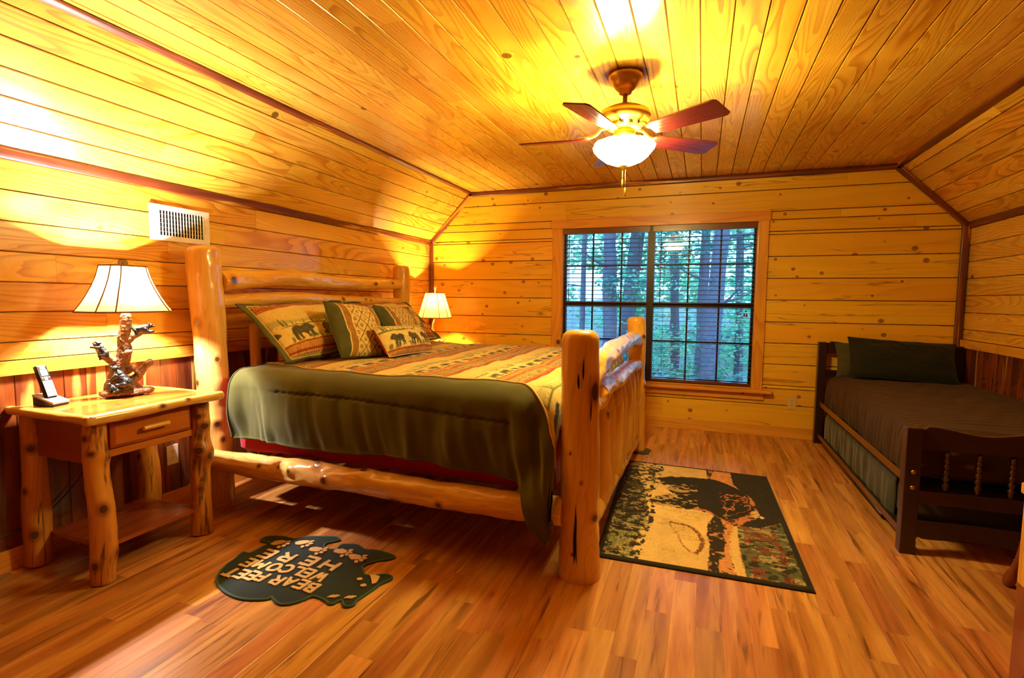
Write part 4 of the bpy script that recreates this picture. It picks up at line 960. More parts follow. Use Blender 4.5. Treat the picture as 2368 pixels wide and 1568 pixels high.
pillow('pillow_sham', 'bear tapestry sham on the far side, mostly hidden behind smaller pillows', None, 0.84, 0.46, 0.20, (0.66,3.86,0.90), math.radians(47), sham_col, 150, 100, yaw=0.02, seed=5, flange=0.055)
pillow('throw_pillow', 'square diamond-patterned pillow with green ends in front of the near sham', None, 0.46, 0.40, 0.17, (0.86,2.93,0.868), math.radians(28), square_col, 120, 100, yaw=-0.10, roll=0.10, seed=7, rim=0.0055, rim_m='dark_piping')
pillow('throw_pillow', 'square diamond-patterned pillow with green ends farther from the camera, behind the small bear pillow', None, 0.50, 0.38, 0.16, (0.78,3.62,0.868), math.radians(30), square_col, 110, 90, yaw=0.02, roll=0.05, seed=9, rim=0.0055, rim_m='dark_piping')
pillow('lumbar_pillow', 'small rectangular pillow with a row of walking bears, frontmost on the bed', None, 0.70, 0.235, 0.15, (1.01,3.27,0.866), math.radians(33), lumbar_col, 170, 70, yaw=0.10, roll=0.04, seed=11, rim=0.004, rim_m='piping', back_m='red_sheet')
# ------------------------------------------------------------------ log bed
bed = empty('log_bed', (1.33, 3.35, 0)); tag(bed, 'large peeled-log bed frame with tall headboard posts and an arched log footboard', 'bed')
BO = Vector((1.33, 3.35, 0))
def bl(name, ctrl, r, mat='log', kn=(), par=None, **k):
    mb = MB(); log_tube(mb, [tuple(Vector(p)-BO) for p in ctrl], r, kn, **k); return mb.build(name, M[mat], par or bed)
bl('post', [(0.215,2.30,0.0),(0.205,2.30,0.5),(0.195,2.295,1.0),(0.165,2.292,1.535)], (0.094,0.092), 'log_pale', [(1.13,4.9,0.026,0.004),(0.92,5.9,0.018,0.004),(0.78,4.6,0.022,0.003),(0.52,5.7,0.022,0.010),(0.42,6.0,0.02,0.006)], seg=56, seed=2, rough=0.06, chamfer=(0.004,0.030))
bl('post', [(0.205,4.42,0.0),(0.20,4.42,0.8),(0.195,4.42,1.55)], (0.085,0.080), 'log', [(1.42,4.7,0.018,0.003),(0.9,4.5,0.02,0.004)], seg=48, seed=4, rough=0.05, chamfer=(0.004,0.032))
bl('post', [(2.478,2.285,0.0),(2.474,2.288,0.25),(2.470,2.29,0.6),(2.462,2.292,1.095)], (0.097,0.083), 'log', [(0.93,5.75,0.036,0.006),(0.42,5.7,0.022,0.010),(0.20,4.6,0.012,0.001),(0.72,4.4,0.008,0.0),(0.60,5.0,0.009,0.0)], seg=64, seed=6, rough=0.035, chamfer=(0.008,0.038))
bl('post', [(2.49,4.41,0.012),(2.47,4.41,0.4),(2.475,4.41,0.8),(2.462,4.41,1.098)], (0.078,0.068), 'log', [(0.92,5.6,0.02,0.016),(0.50,5.9,0.02,0.018)], seg=48, seed=8, rough=0.07, chamfer=(0.004,0.032))
# drying cracks in the near foot post
mb = MB()
for (a, z0, z1, w) in ((-1.18,0.92,1.02,0.005),(-1.42,0.88,0.95,0.006),(-0.80,0.74,0.94,0.005),(-1.55,0.02,0.36,0.010)):
    P = []
    for i in range(15):
        t = i/14; z = z0+(z1-z0)*t; ww = w*math.sin(PI*min(1, t*0.98+0.01))**0.7*(1-0.5*t); R = 0.0975-0.0125*z/1.095
        row = []
        for q in (-1, 0, 1):
            aa = a+q*ww/R+0.02*math.sin(z*25); rr = R*1.018-(0.004 if q == 0 else 0); row.append((2.478-0.016*z/1.095+rr*math.cos(aa)-BO.x, 2.287+rr*math.sin(aa)-BO.y, z))
        P.append(row)
    mb = MB(); mb.grid(P); mb.build('drying_crack', M['slot'], bed)
# headboard rails
bl('headboard_rail', [(0.20,2.38,1.362),(0.20,2.9,1.405),(0.20,3.5,1.385),(0.20,4.36,1.395)], (0.060,0.048), 'log', [(0.05,1.5,0.03,0.004),(1.65,1.5,0.018,0.012),(1.85,1.3,0.014,0.008)], seg=44, seed=12, rough=0.10, chamfer=(0.012,0.012))
bl('headboard_rail', [(0.20,2.37,1.238),(0.20,3.0,1.262),(0.20,3.6,1.235),(0.20,4.36,1.228)], (0.046,0.040), 'log', [(1.2,1.2,0.018,0.008),(1.5,1.0,0.012,0.005),(1.56,1.2,0.010,0.004)], seg=40, seed=14, rough=0.09, chamfer=(0.01,0.01))
bl('headboard_rail', [(0.20,2.37,1.125),(0.20,3.3,1.13),(0.20,4.36,1.12)], (0.036,0.036), 'log', [], seg=30, seed=16, rough=0.06, chamfer=(0.01,0.01), step=0.03)
bl('headboard_rail', [(0.20,2.37,0.600),(0.20,3.3,0.61),(0.20,4.36,0.60)], (0.050,0.046), 'log', [(0.06,1.5,0.025,0.006)], seg=32, seed=17, rough=0.06, chamfer=(0.01,0.01), step=0.025)
for k in range(7): bl('headboard_slat', [(0.20,2.62+k*0.245,0.60),(0.20,2.62+k*0.245+0.004,0.85),(0.20,2.62+k*0.245,1.125)], (0.036,0.034), 'log', [], seg=24, seed=20+k, rough=0.06, step=0.03)
# side rails
bl('side_rail', [(0.165,2.215,0.300),(0.7,2.225,0.302),(1.2,2.215,0.312),(1.8,2.225,0.300),(2.40,2.24,0.300)], (0.062,0.066), 'log_pale', [(0.54,1.15,0.014,0.010),(0.70,1.0,0.010,0.006),(0.80,1.25,0.014,0.014),(1.07,1.50,0.021,0.026),(0.98,0.35,0.020,0.018),(1.27,0.25,0.022,0.018),(1.69,1.85,0.018,0.022),(0.45,2.7,0.03,0.010),(1.0,2.6,0.03,0.010),(1.45,2.6,0.03,0.010)], seg=60, seed=31, rough=0.11, chamfer=(0.008,0.008))
bl('side_rail', [(0.24,4.45,0.300),(1.3,4.46,0.305),(2.42,4.45,0.300)], (0.060,0.060), 'log_pale', [], seg=32, seed=33, rough=0.08, chamfer=(0.008,0.008), step=0.03)
MB().box(0.19-BO.x, 0.24-BO.x, 2.19-BO.y, 2.215-BO.y, 0.355, 0.400, b=0.002).build('bolt_bracket', M['iron'], bed)
# footboard
bl('footboard_rail', [(2.47,2.34,0.88),(2.475,2.6,0.935),(2.48,3.0,0.962),(2.478,3.4,0.968),(2.476,3.8,0.972),(2.472,4.15,0.962),(2.47,4.36,0.925)], (0.064,0.050), 'log', [(0.6,1.2,0.02,0.008),(1.1,0.6,0.018,0.010),(0.9,5.2,0.016,0.008)], seg=44, seed=41, rough=0.11, chamfer=(0.01,0.01))
bl('footboard_rail', [(2.475,2.35,0.755),(2.482,2.7,0.785),(2.485,3.3,0.775),(2.482,3.8,0.770),(2.475,4.36,0.740)], (0.062,0.048), 'log', [(0.35,0.9,0.02,0.010),(0.75,1.4,0.02,0.012),(1.25,0.8,0.02,0.012),(1.6,5.6,0.014,0.006)], seg=44, seed=43, rough=0.12, chamfer=(0.01,0.01))
bl('footboard_rail', [(2.470,2.36,0.175),(2.475,3.3,0.150),(2.470,4.36,0.105)], (0.052,0.046), 'log', [(0.6,0.6,0.02,0.008),(1.3,1.0,0.02,0.010)], seg=36, seed=45, rough=0.10, chamfer=(0.01,0.01), step=0.02)
for k in range(8):
    y = 2.50+k*0.243; r = [0.046,0.062,0.052,0.066,0.050,0.060,0.056,0.048][k]
    bl('footboard_slat', [(2.475,y,0.15),(2.478,y+0.004,0.4),(2.475,y,0.77)], (r,r*0.9), 'log', [(0.50+0.03*k,5.9,0.016,0.004)] if k % 2 else [], seg=30, seed=50+k, rough=0.07, step=0.02, rfun=lambda q: np.where(q > 0.80, 1-0.55*((q-0.80)/0.2), np.where(q < 0.08, 0.7+0.3*q/0.08, 1.0)))
mb = MB()
for x in (0.6, 1.35, 2.1): mb.box(x-0.03-BO.x, x+0.03-BO.x, 2.25-BO.y, 4.44-BO.y, 0.285, 0.318)
mb.build('bed_slat', M['pine_trim'], bed)
mb = MB()
Pp = [(2.395,4.305),(2.56,4.29),(2.60,4.32),(2.61,4.43),(2.58,4.46),(2.41,4.47),(2.38,4.43)]
mb.add([(x,y,0.0005) for x,y in Pp]+[(x,y,0.011) for x,y in Pp], [tuple(range(7))[::-1], tuple(range(7,14))]+[(i,(i+1)%7,7+(i+1)%7,7+i) for i in range(7)], smooth=False)
tag(mb.build('floor_pad', M['grey_cloth']), 'thin grey green pad under the far foot post of the log bed', 'pad')

def soft_box(name, x0, x1, y0, y1, z0, z1, r, mat, seed=0, n=(46,46,10), amp=0.006):
    """rounded box mesh with slight softness"""
    bm = bmesh.new(); bmesh.ops.create_cube(bm, size=1)
    for v in bm.verts: v.co = Vector((v.co.x*(x1-x0), v.co.y*(y1-y0), v.co.z*(z1-z0)))
    bmesh.ops.bevel(bm, geom=bm.edges[:], offset=r, segments=5, profile=0.5, affect='EDGES')
    bmesh.ops.subdivide_edges(bm, edges=[e for e in bm.edges if e.calc_length() > 0.25], cuts=20, use_grid_fill=True)
    for v in bm.verts:
        q = Vector(((x0+x1)/2, (y0+y1)/2, (z0+z1)/2)); d = v.co.normalized()
        v.co += v.normal*amp*(2*noise.noise((v.co+Vector((seed,0,0)))*6)); v.co += q
    me = bpy.data.meshes.new(name); bm.to_mesh(me); bm.free(); me.materials.append(M[mat]); me.polygons.foreach_set('use_smooth', [True]*len(me.polygons))
    o = bpy.data.objects.new(name, me); COL.objects.link(o); return o
tag(soft_box('box_spring', 0.385, 2.345, 2.300, 4.375, 0.352, 0.568, 0.03, 'red_sheet', 1), 'red covered box spring showing under the green comforter', 'box spring')
tag(soft_box('mattress', 0.37, 2.33, 2.300, 4.375, 0.580, 0.800, 0.07, 'red_sheet', 2), 'thick mattress in a red fitted sheet, edge showing at the head end', 'mattress')

# comforter ------------------------------------------------------
CX0, CX1, CR, ZT = 0.415, 2.285, 0.11, 0.856
YN, YF = 2.352, 4.32
def comf(s, t):
    """s: along the bed (m from head edge), t: across, 0 at near roll start, negative over the top, positive down the near side; far side mirrored"""
    s, t = np.broadcast_arrays(np.asarray(s, float), np.asarray(t, float))
    Wd = YF-YN; far = t < -Wd; tt = np.where(far, -Wd-t, t)        # tt>0 = beyond roll start
    tp = np.clip(tt, 0, None); arc = CR*PI/2; th = np.clip(tp/CR, 0, PI/2); dn = np.clip(tp-arc, 0, None)
    oy = CR*np.sin(th); oz = CR*(1-np.cos(th))+dn
    # foot roll
    sr = 0.085; sp = np.clip(s-CX1, 0, None); sth = np.clip(sp/sr, 0, PI/2); sd = np.clip(sp-sr*PI/2, 0, None)
    ox = sr*np.sin(sth); ozx = sr*(1-np.cos(sth))+sd
    x = np.minimum(s, CX1)+ox
    z = ZT-oz-ozx*np.where(oz > 0.02, 1.15, 1.0)
    topm = 1-np.clip(tp/0.1, 0, 1)
    quilt = 0.010*(fbm(s*5, t*5, 21)-0.5)*2+0.012*(fbm(s*2.2, t*2.0, 22)-0.5)*2
    z = z+topm*(quilt-0.012*np.clip(1-(s-CX0)/0.10, 0, 1)**2)
    z = z+topm*0.022*np.exp(-((s-2.16)/0.14)**2)*np.exp(-((t+1.45)/0.55)**2)   # puffed foot end
    # side folds
    g = np.clip(tp/0.45, 0, 1); v = (vnoise(s*9+t*1.2, t*1.2+3, 31)-0.5)*2; v2 = (vnoise(s*22-t*4, t*3, 33)-0.5)*2; v3 = (vnoise(s*4+t*5, t*3+s, 35)-0.5)*2
    crease = -0.012*np.exp(-(((s-0.62-(t-0.2)*0.25)/0.018)**2))*np.clip(g*3, 0, 1)
    corner = np.clip((s-1.98)/0.30, 0, 1)
    off = g*(0.026*v+0.018*v2+0.018*v3+crease)*(1+1.1*corner)+np.clip(tp/arc, 0, 1)*0.008
    off += 0.035*corner*g*np.maximum(0, np.sin((s-2.02)*22+t*3))*np.clip(tp/0.25, 0, 1)
    ts = 0.175+0.045*np.clip((s-1.3)/0.8, 0, 1)+0.009*np.abs(np.sin(s*PI/0.048))
    st = np.exp(-((tt-ts)/0.007)**2)*np.clip((s-0.70)/0.05, 0, 1)*np.clip((2.18-s)/0.05, 0, 1)
    puff = 0.014*np.sin(np.clip((tt-ts)/0.27, 0, 1)*PI)-0.013*st
    sy = oy+(off+puff*np.clip(tp/0.1, 0, 1))*np.clip(tp/arc, 0, 1)+0.012*corner*g
    y = np.where(far, YF+sy, np.where(t > 0, YN-sy, YN-t))
    z = z-np.where(st > 0, 0.004*st, 0)
    return np.stack([x, y, z], -1)
def hem(s):
    b = 0.173+0.295+0.010*np.sin(s*7)+0.012*(vnoise(s*5, 0, 41)-0.5)
    c = np.clip((s-1.95)/0.25, 0, 1); b = b+0.03*c
    return b+0.25*np.exp(-((s-2.33)/0.075)**2)
def pipe_t(s):   # near boundary of the woven centre panel
    a = -0.045-0.10*np.clip(1-(s-0.4)/0.7, 0, 1)**1.3+0.012*np.sin((s-0.9)*3.2)
    return a+0.28*np.clip((s-2.0)/0.36, 0, 1)**2.2
cf = empty('comforter', (0,0,0)); tag(cf, 'green velvet comforter with a striped bear tapestry center spread over the log bed', 'comforter')
SMAX = 2.50
ss = np.linspace(CX0, SMAX, 250)
pt = pipe_t(ss); hm = hem(ss); hf = 0.45+0*ss; far0 = -(YF-YN)
def border(t0, t1, n, flip=False):
    k = np.linspace(0, 1, n)[None,:]; T = t0[:,None]*(1-k)+t1[:,None]*k; return comf(ss[:,None], T)
mb = MB(); G = border(pt, hm, 90); mb.grid(G, flip=True)
G2 = G[:, -1]; inner = G2+np.array([0,0.016,0.003]); mb.grid(np.stack([G2, inner], 1), flip=True)
under = G+np.array([0,0.016,-0.0]); mb.grid(under[:, 45:], flip=False)
mb.build('velvet_border', M['green_velvet'], cf)
mb = MB(); mb.grid(border(far0-hf, far0-0.10+0*ss, 40), flip=True)
mb.build('velvet_border', M['green_velvet'], cf)
kk = np.linspace(0, 1, 330); sp_ = np.linspace(CX0+0.0, SMAX, 340); pts_ = pipe_t(sp_)
T = (far0-0.10)*(1-kk)[None,:]+pts_[:,None]*kk[None,:]; S_ = np.broadcast_to(sp_[:,None], T.shape)
P = comf(S_, T)+np.array([0,0,0.0005])
mb = MB(); mb.grid(P, flip=True); mb.build('tapestry_panel', M['woven'], cf, colr=lodge(S_+0.19, -T+0.03, 0.455, 0.125, 1))
pp = comf(ss, pt)+np.array([0,-0.001,0.003]); MB().tube(pp, 0.0045, 8).build('piping', M['piping'], cf)
pe = comf(np.full(200, CX0), np.linspace(far0-0.4, hem(np.array([CX0]))[0], 200)); MB().tube(pe, 0.006, 8).build('edge_cord', M['dark_piping'], cf)
MB().tube(comf(ss, hm)+np.array([0,0.006,0]), 0.008, 8).build('hem_cord', M['green_velvet'], cf)
# ------------------------------------------------------------------ dark wood daybed with trundle
db = empty('daybed', (4.48, 4.18, 0)); DO = Vector((4.48, 4.18, 0)); tag(db, 'dark stained daybed frame with turned spindles and metal rails along the right wall', 'daybed')
def dbox(name, x0, x1, y0, y1, z0, z1, mat='dark', b=0.003, par=None, axis=None, rnd=0.2):
    mb = MB(); mb.box(x0-DO.x, x1-DO.x, y0-DO.y, y1-DO.y, z0, z1, rnd, b, axis=axis); return mb.build(name, M[mat], par or db)
def wave_board(name, y, x0, x1, zlo, ztop, th, bottom=False):
    """board with a scalloped top (or bottom) edge"""
    n = 60; mb = MB(); us = []
    vs = []; fs = []; uv = []
    for i in range(n+1):
        t = i/n; x = x0+(x1-x0)*t; w = 0.014*math.cos((abs(t-0.5))*2*PI*2.1+0.2)
        if t < 0.03 or t > 0.97: w -= 0.012
        zt = ztop+w if not bottom else ztop; zb = zlo if not bottom else zlo-w*0.6
        for yy in (y-th/2, y+th/2):
            for z in (zb, zt): vs.append((x-DO.x, yy-DO.y, z))
    for i in range(n):
        a = i*4; b = a+4
        for q in ((a, b, b+1, a+1), (a+2, a+3, b+3, b+2), (a+1, b+1, b+3, a+3), (a, a+2, b+2, b)): fs.append(q); uv.append([(vs[k][0], vs[k][2]+vs[k][1]*(1 if abs(vs[k][2]) else 0)) for k in q])
    fs.append((0,1,3,2)); uv.append([(0,0)]*4); m = n*4; fs.append((m,m+2,m+3,m+1)); uv.append([(0,0)]*4)
    mb.add(vs, fs, uv, 0.4, smooth=False); return mb.build(name, M['dark'], db)
def spindle(x, y, z0, z1):
    L = z1-z0; prof = [(0.0,0),(0.007,0.0),(0.008,0.06*L),(0.012,0.10*L)]
    for k in range(5): c = (0.18+0.145*k)*L; prof += [(0.009,c-0.055*L),(0.0145,c-0.02*L),(0.0145,c+0.02*L),(0.009,c+0.055*L)]
    prof += [(0.016,0.86*L),(0.012,0.92*L),(0.006,0.995*L),(0.0,L)]
    MB().lathe([(r, z0+h) for r, h in prof], (x-DO.x, y-DO.y, 0), 16).build('spindle', M['spindle'], db)
M['spindle'] = m_plain('glossy_dark_spindle', (0.22,0.10,0.06), 0.2, coat=0.6)
for (y0, y1, zt) in ((3.065,3.132,0.648), (5.228,5.292,0.912)):
    dbox('post', 3.956, 4.022, y0, y1, 0.0, zt, b=0.005, axis=2); dbox('post', 4.944, 5.008, y0, y1, 0.0, zt, b=0.005, axis=2)
wave_board('footboard_top_rail', 3.099, 4.022, 4.944, 0.541, 0.640, 0.028)
dbox('footboard_rail', 4.022, 4.944, 3.086, 3.112, 0.263, 0.330, axis=0); wave_board('footboard_bottom_rail', 3.099, 4.022, 4.944, 0.090, 0.177, 0.026, True)
for k in range(7): spindle(4.138+k*0.1285, 3.099, 0.330, 0.541)
wave_board('headboard_top_rail', 5.26, 4.025, 4.944, 0.814, 0.906, 0.028)
dbox('headboard_rail', 4.025, 4.944, 5.247, 5.273, 0.600, 0.665, axis=0)
dbox('headboard_rail', 4.025, 4.944, 5.247, 5.273, 0.12, 0.20, axis=0)
for k in range(7): spindle(4.138+k*0.1285, 5.26, 0.665, 0.814)
mb = MB(); 
for z in (0.345, 0.425): mb.lathe([(0.0,-0.004),(0.010,-0.004),(0.011,-0.001),(0.006,0.0),(0.0,0.0)], (3.99-DO.x, 3.0645-DO.y, z), 16, axis='y')
for z in (0.345, 0.425):
    MB().lathe([(0.0,-0.005),(0.008,-0.004),(0.011,-0.001),(0.011,0.001)], (3.992-DO.x, 3.064-DO.y, z), 16, axis='y').build('bolt', M['brass'], db)
# angle iron rails
def angle(name, x, z0, z1, mat, inward=0.035):
    mb = MB(); mb.box(x-DO.x, x+0.004-DO.x, 3.132-DO.y, 5.228-DO.y, z0, z1, axis=1); mb.box(x+0.004-DO.x, x+inward-DO.x, 3.132-DO.y, 5.228-DO.y, z0, z0+0.004, axis=1)
    return mb.build(name, M[mat], db)
angle('upper_rail', 3.985, 0.342, 0.386, 'bronze_gold'); angle('lower_rail', 3.985, 0.055, 0.092, 'bronze_gold')
mb = MB(); mb.box(4.95-DO.x, 4.954-DO.x, 3.132-DO.y, 5.228-DO.y, 0.342, 0.386, axis=1); mb.build('upper_rail', M['bronze_gold'], db)
mb = MB()
for yy in np.linspace(3.2, 5.15, 9): mb.box(4.02-DO.x, 4.95-DO.x, yy-0.012-DO.y, yy+0.012-DO.y, 0.347, 0.352)
mb.build('bed_slat', M['iron'], db)
# trundle frame track on casters
tr = empty('trundle', (4.45, 4.2, 0)); tag(tr, 'low brown metal trundle frame on rollers tucked under the daybed', 'trundle frame')
mb = MB(); mb.tube([(4.00-4.45,3.50-4.2,0.032),(4.00-4.45,5.02-4.2,0.032)], 0.011, 12); mb.build('track_bar', M['bronze'], tr)
MB().box(4.005-4.45, 4.92-4.45, 3.30-4.2, 5.12-4.2, 0.050, 0.075, b=0.003).build('bed_deck', M['bronze'], tr)
for yy in (3.42, 5.05):
    for xx in (4.03, 4.88):
        MB().lathe([(0.0,-0.01),(0.020,-0.009),(0.0225,0.0),(0.020,0.009),(0.0,0.01)], (xx-4.45, yy-4.2, 0.0235), 16, axis='x').build('roller', M['black'], tr)
# trundle mattress with blue grey blanket
def drape(name, label, cat, x0, x1, y0, y1, ztop, drop, r, mat, lines=0.0, seed=0, drop_foot=0.0, amp=0.008, label_mat=None, step=0.02, cord=None):
    """blanket over a mattress: near edge at x0 falls by drop, foot edge y0 falls by drop_foot, head edge rolled"""
    ny = int((y1-y0+drop_foot+r)/step); nx = int((x1-x0+drop)/step)
    b = np.linspace(-(drop_foot), y1-y0, ny); a = np.linspace(-drop, x1-x0, nx); A, B = np.meshgrid(a, b, indexing='ij')
    def roll(q, r, sc):
        p = np.clip(-(q-r), 0, None); th = np.clip(p/r, 0, PI/2); dn = np.clip(p-r*PI/2, 0, None); return np.maximum(q, r)-r*np.sin(th), r*(1-np.cos(th))+dn
    X, zx = roll(A, r, 1); Y, zy = roll(B, r if drop_foot > 0 else 1e-4, 1)
    rh = 0.05; hB = np.clip(B-(y1-y0-rh), 0, None); zh = rh-np.sqrt(np.clip(rh**2-hB**2, 0, None))
    g = np.clip(zx/0.12, 0, 1)
    fo = (vnoise(B*14, A*3, seed)-0.5)*2*0.010*g+(vnoise(B*35, A*5, seed+1)-0.5)*0.008*g
    Z = ztop-zx-np.where(zx > 0.02, np.minimum(zy, 0.25), zy)-zh+amp*(fbm(A*5, B*5, seed)-0.5)*2*(1-g)
    if lines > 0:
        Lq = np.abs(((B+0.012*np.sin(A*6))/lines) % 1-0.5)*2; dq = 0.013*(1-Lq**6)-0.006
        Z = Z+dq*(1-g); X = X-dq*g*1.2
    gf = np.clip(zy/0.12, 0, 1); X = X-fo; Yy = Y-gf*0.006*(vnoise(A*20, B*3, seed+2)-0.5)*2
    P = np.stack([x0+X, y0+Yy, Z], -1); mb = MB(); mb.grid(P, flip=False)
    mb.grid(P[:1]*1+np.array([[[0.0,0,0]]]) if False else np.stack([P[0], P[0]+np.array([0.008,0,0])], 0), flip=True)
    o = mb.build(name, M[mat]); tag(o, label, cat); sd = o.modifiers.new('thick', 'SOLIDIFY'); sd.thickness = 0.010; sd.offset = -1; return o
tag(soft_box('trundle_mattress', 4.045, 4.90, 3.34, 5.15, 0.080, 0.292, 0.05, 'grey_cloth', 5), 'thin trundle mattress under the daybed, green end showing', 'mattress')
drape('blanket', 'blue grey wrinkled blanket over the low trundle mattress', 'blanket', 4.022, 4.90, 3.42, 5.16, 0.312, 0.23, 0.055, 'blue_grey', seed=61, step=0.014)
tag(soft_box('daybed_mattress', 4.055, 4.965, 3.165, 5.20, 0.362, 0.598, 0.05, 'black', 6), 'dark mattress on the upper daybed rails under the brown quilt', 'mattress')
drape('quilt', 'dark brown channel-stitched quilt covering the daybed mattress', 'quilt', 4.030, 4.975, 3.148, 5.21, 0.622, 0.23, 0.075, 'brown_quilt', lines=0.062, seed=65, drop_foot=0.20, step=0.011)
# pillows on the daybed
def plain_pillow(name, label, w, h, th, bottom, lean, mat, yaw, roll, seed):
    root = empty(name); tag(root, label, 'pillow')
    for sgn in (-1, 1):
        X, Z, P = pillow_surface(w, h, th, 60, 40, sgn, seed+(sgn > 0), 0.5, 0.010); mb = MB(); mb.grid(P, flip=sgn > 0); mb.build('front_panel' if sgn < 0 else 'back_panel', M[mat], root)
        if sgn < 0: MB().tube(rim_path(P), 0.003, 6, cap=False).build('seam', M[mat], root)
    root.matrix_world = Matrix.Translation(bottom) @ Matrix.Rotation(yaw, 4, 'Z') @ Matrix.Rotation(-lean, 4, 'X') @ Matrix.Rotation(roll, 4, 'Y')
plain_pillow('bed_pillow', 'large charcoal pillow propped against the daybed headboard', 0.76, 0.36, 0.15, (4.52,4.99,0.635), math.radians(28), 'charcoal_cloth', 0.03, 0.055, 71)
plain_pillow('bed_pillow', 'grey green pillow peeking out behind the charcoal pillow', 0.66, 0.30, 0.12, (4.41,5.125,0.632), math.radians(16), 'grey_cloth', 0.0, -0.03, 73)
# ------------------------------------------------------------------ rugs
def prism(mb, pts, z0, z1, bev=0.0, mi=0):
    """extruded polygon with optional inset bevel on top, triangulated by bmesh"""
    bm = bmesh.new(); vs = [bm.verts.new((x, y, z1)) for x, y in pts]; f = bm.faces.new(vs); bm.normal_update()
    if f.normal.z < 0: f.normal_flip()
    if bev > 0:
        bmesh.ops.inset_region(bm, faces=[f], thickness=bev, depth=0.0)
        for v in vs: v.co.z = z1-bev*0.8
    bmesh.ops.triangulate(bm, faces=[q for q in bm.faces if len(q.verts) > 4])
    e = [x for x in bm.edges if x.is_boundary]; r = bmesh.ops.extrude_edge_only(bm, edges=e)
    for g in r['geom']:
        if isinstance(g, bmesh.types.BMVert): g.co.z = z0
    bm.verts.index_update(); mb.add([tuple(v.co) for v in bm.verts], [tuple(v.index for v in q.verts) for q in bm.faces], smooth=False, mi=mi); bm.free()
OUT = [(0.981,1.632),(0.949,1.666),(0.925,1.704),(0.905,1.753),(0.895,1.809),(0.88,1.856),(0.885,1.872),(0.915,1.87),(0.924,1.896),(0.924,1.938),(0.927,1.968),(0.921,1.996),(0.866,1.994),(0.852,2.014),(0.857,2.037),(0.875,2.053),(0.935,2.072),(0.975,2.072),(1.008,2.072),(1.036,2.096),(1.079,2.128),(1.141,2.152),(1.193,2.167),(1.225,2.159),(1.235,2.142),(1.212,2.118),(1.196,2.092),(1.205,2.066),(1.229,2.047),(1.265,2.047),(1.29,2.061),(1.28,2.105),(1.311,2.125),(1.356,2.135),(1.396,2.121),(1.425,2.109),(1.476,2.122),(1.527,2.12),(1.576,2.112),(1.603,2.1),(1.592,2.073),(1.553,2.045),(1.527,2.014),(1.513,1.987),(1.513,1.962),(1.535,1.938),(1.562,1.913),(1.587,1.911),(1.624,1.929),(1.654,1.945),(1.681,1.944),(1.697,1.93),(1.693,1.906),(1.677,1.871),(1.673,1.833),(1.668,1.797),(1.661,1.76),(1.657,1.726),(1.664,1.699),(1.652,1.682),(1.634,1.679),(1.614,1.693),(1.597,1.709),(1.586,1.692),(1.579,1.673),(1.561,1.67),(1.539,1.681),(1.502,1.689),(1.464,1.688),(1.448,1.655),(1.419,1.615),(1.382,1.595),(1.341,1.605),(1.305,1.622),(1.303,1.606),(1.269,1.587),(1.217,1.57),(1.165,1.567),(1.1,1.579),(1.034,1.602)]
mat = empty('bear_doormat', (1.28, 1.85, 0)); MO = (1.28, 1.85); tag(mat, 'dark green bear shaped mat lettered BEAR FEET WELCOME HERE on the floor before the bed', 'mat')
cl = spline([(x-MO[0], y-MO[1], 0) for x, y in OUT+[OUT[0]]], len(OUT)*4+1)[:-1]
mb = MB(); prism(mb, [(p[0], p[1]) for p in cl], 0.001, 0.0125, 0.004); mb.build('pile', M['mat_pile'], mat)
ed = cl.copy(); ed[:,2] = 0.0055; MB().tube(np.vstack([ed, ed[:2]]), 0.0055, 8, cap=False).build('binding', M['mat_edge'], mat)
FONT = {'B': [[(0,0),(0,1),(.7,.92),(.75,.72),(.55,.55),(.05,.52)],[(.5,.52),(.85,.35),(.8,.1),(0,0)]], 'E': [[(.85,1),(0,1),(0,0),(.9,0)],[(0,.5),(.7,.52)]], 'A': [[(0,0),(.45,1),(.95,0)],[(.2,.35),(.75,.35)]],
        'R': [[(0,0),(0,1),(.75,.93),(.8,.65),(.5,.5),(.05,.48)],[(.4,.48),(.9,0)]], 'F': [[(.85,1),(0,1),(0,0)],[(0,.52),(.65,.52)]], 'T': [[(0,1),(1,1)],[(.5,1),(.5,0)]], 'W': [[(0,1),(.25,0),(.5,.65),(.75,0),(1,1)]],
        'L': [[(0,1),(0,0),(.8,0)]], 'C': [[(.9,.85),(.55,1),(.1,.8),(0,.45),(.2,.08),(.6,0),(.9,.15)]], 'O': [[(.5,1),(.08,.8),(.0,.4),(.3,0),(.75,.08),(.95,.5),(.8,.9),(.5,1)]], 'M': [[(0,0),(.1,1),(.5,.4),(.9,1),(1,0)]], 'H': [[(0,0),(0,1)],[(1,0),(1,1)],[(0,.5),(1,.5)]]}
def letter(ch, cx, cy, w, h, th, ang):
    """upside down as seen from the bed's near side: right = -x, up = -y"""
    mb = MB(); ca, sa = math.cos(ang), math.sin(ang); Rr = random.Random(hash(ch) % 97+int(cx*1000))
    for st in FONT[ch]:
        P = []
        for (a, b) in st:
            x, y = -(a-0.48)*w, -(b-0.5)*h; P.append((cx+x*ca-y*sa-MO[0], cy+x*sa+y*ca-MO[1], 0.0125))
        P = spline([P[0]]+P[1:], max(6, len(P)*5)) if ch in 'OC' else np.array(P)
        for p, q in zip(P[:-1], P[1:]):
            p = np.array(p); q = np.array(q); d = (q-p)/np.linalg.norm(q-p); nn = np.array([-d[1], d[0], 0])*th/2; k = 5; ring = []
            for i in range(k+1): ring.append(p-d*th*0.25+(q-p+d*th*0.5)*i/k+nn*Rr.uniform(0.8,1.2))
            for i in range(k, -1, -1): ring.append(p-d*th*0.25+(q-p+d*th*0.5)*i/k-nn*Rr.uniform(0.8,1.2))
            prism(mb, [(r[0], r[1]) for r in ring], 0.0110, 0.0150+Rr.uniform(0,0.0006))
    return mb.build('letter_'+ch.lower(), M['tan_pile'], mat)
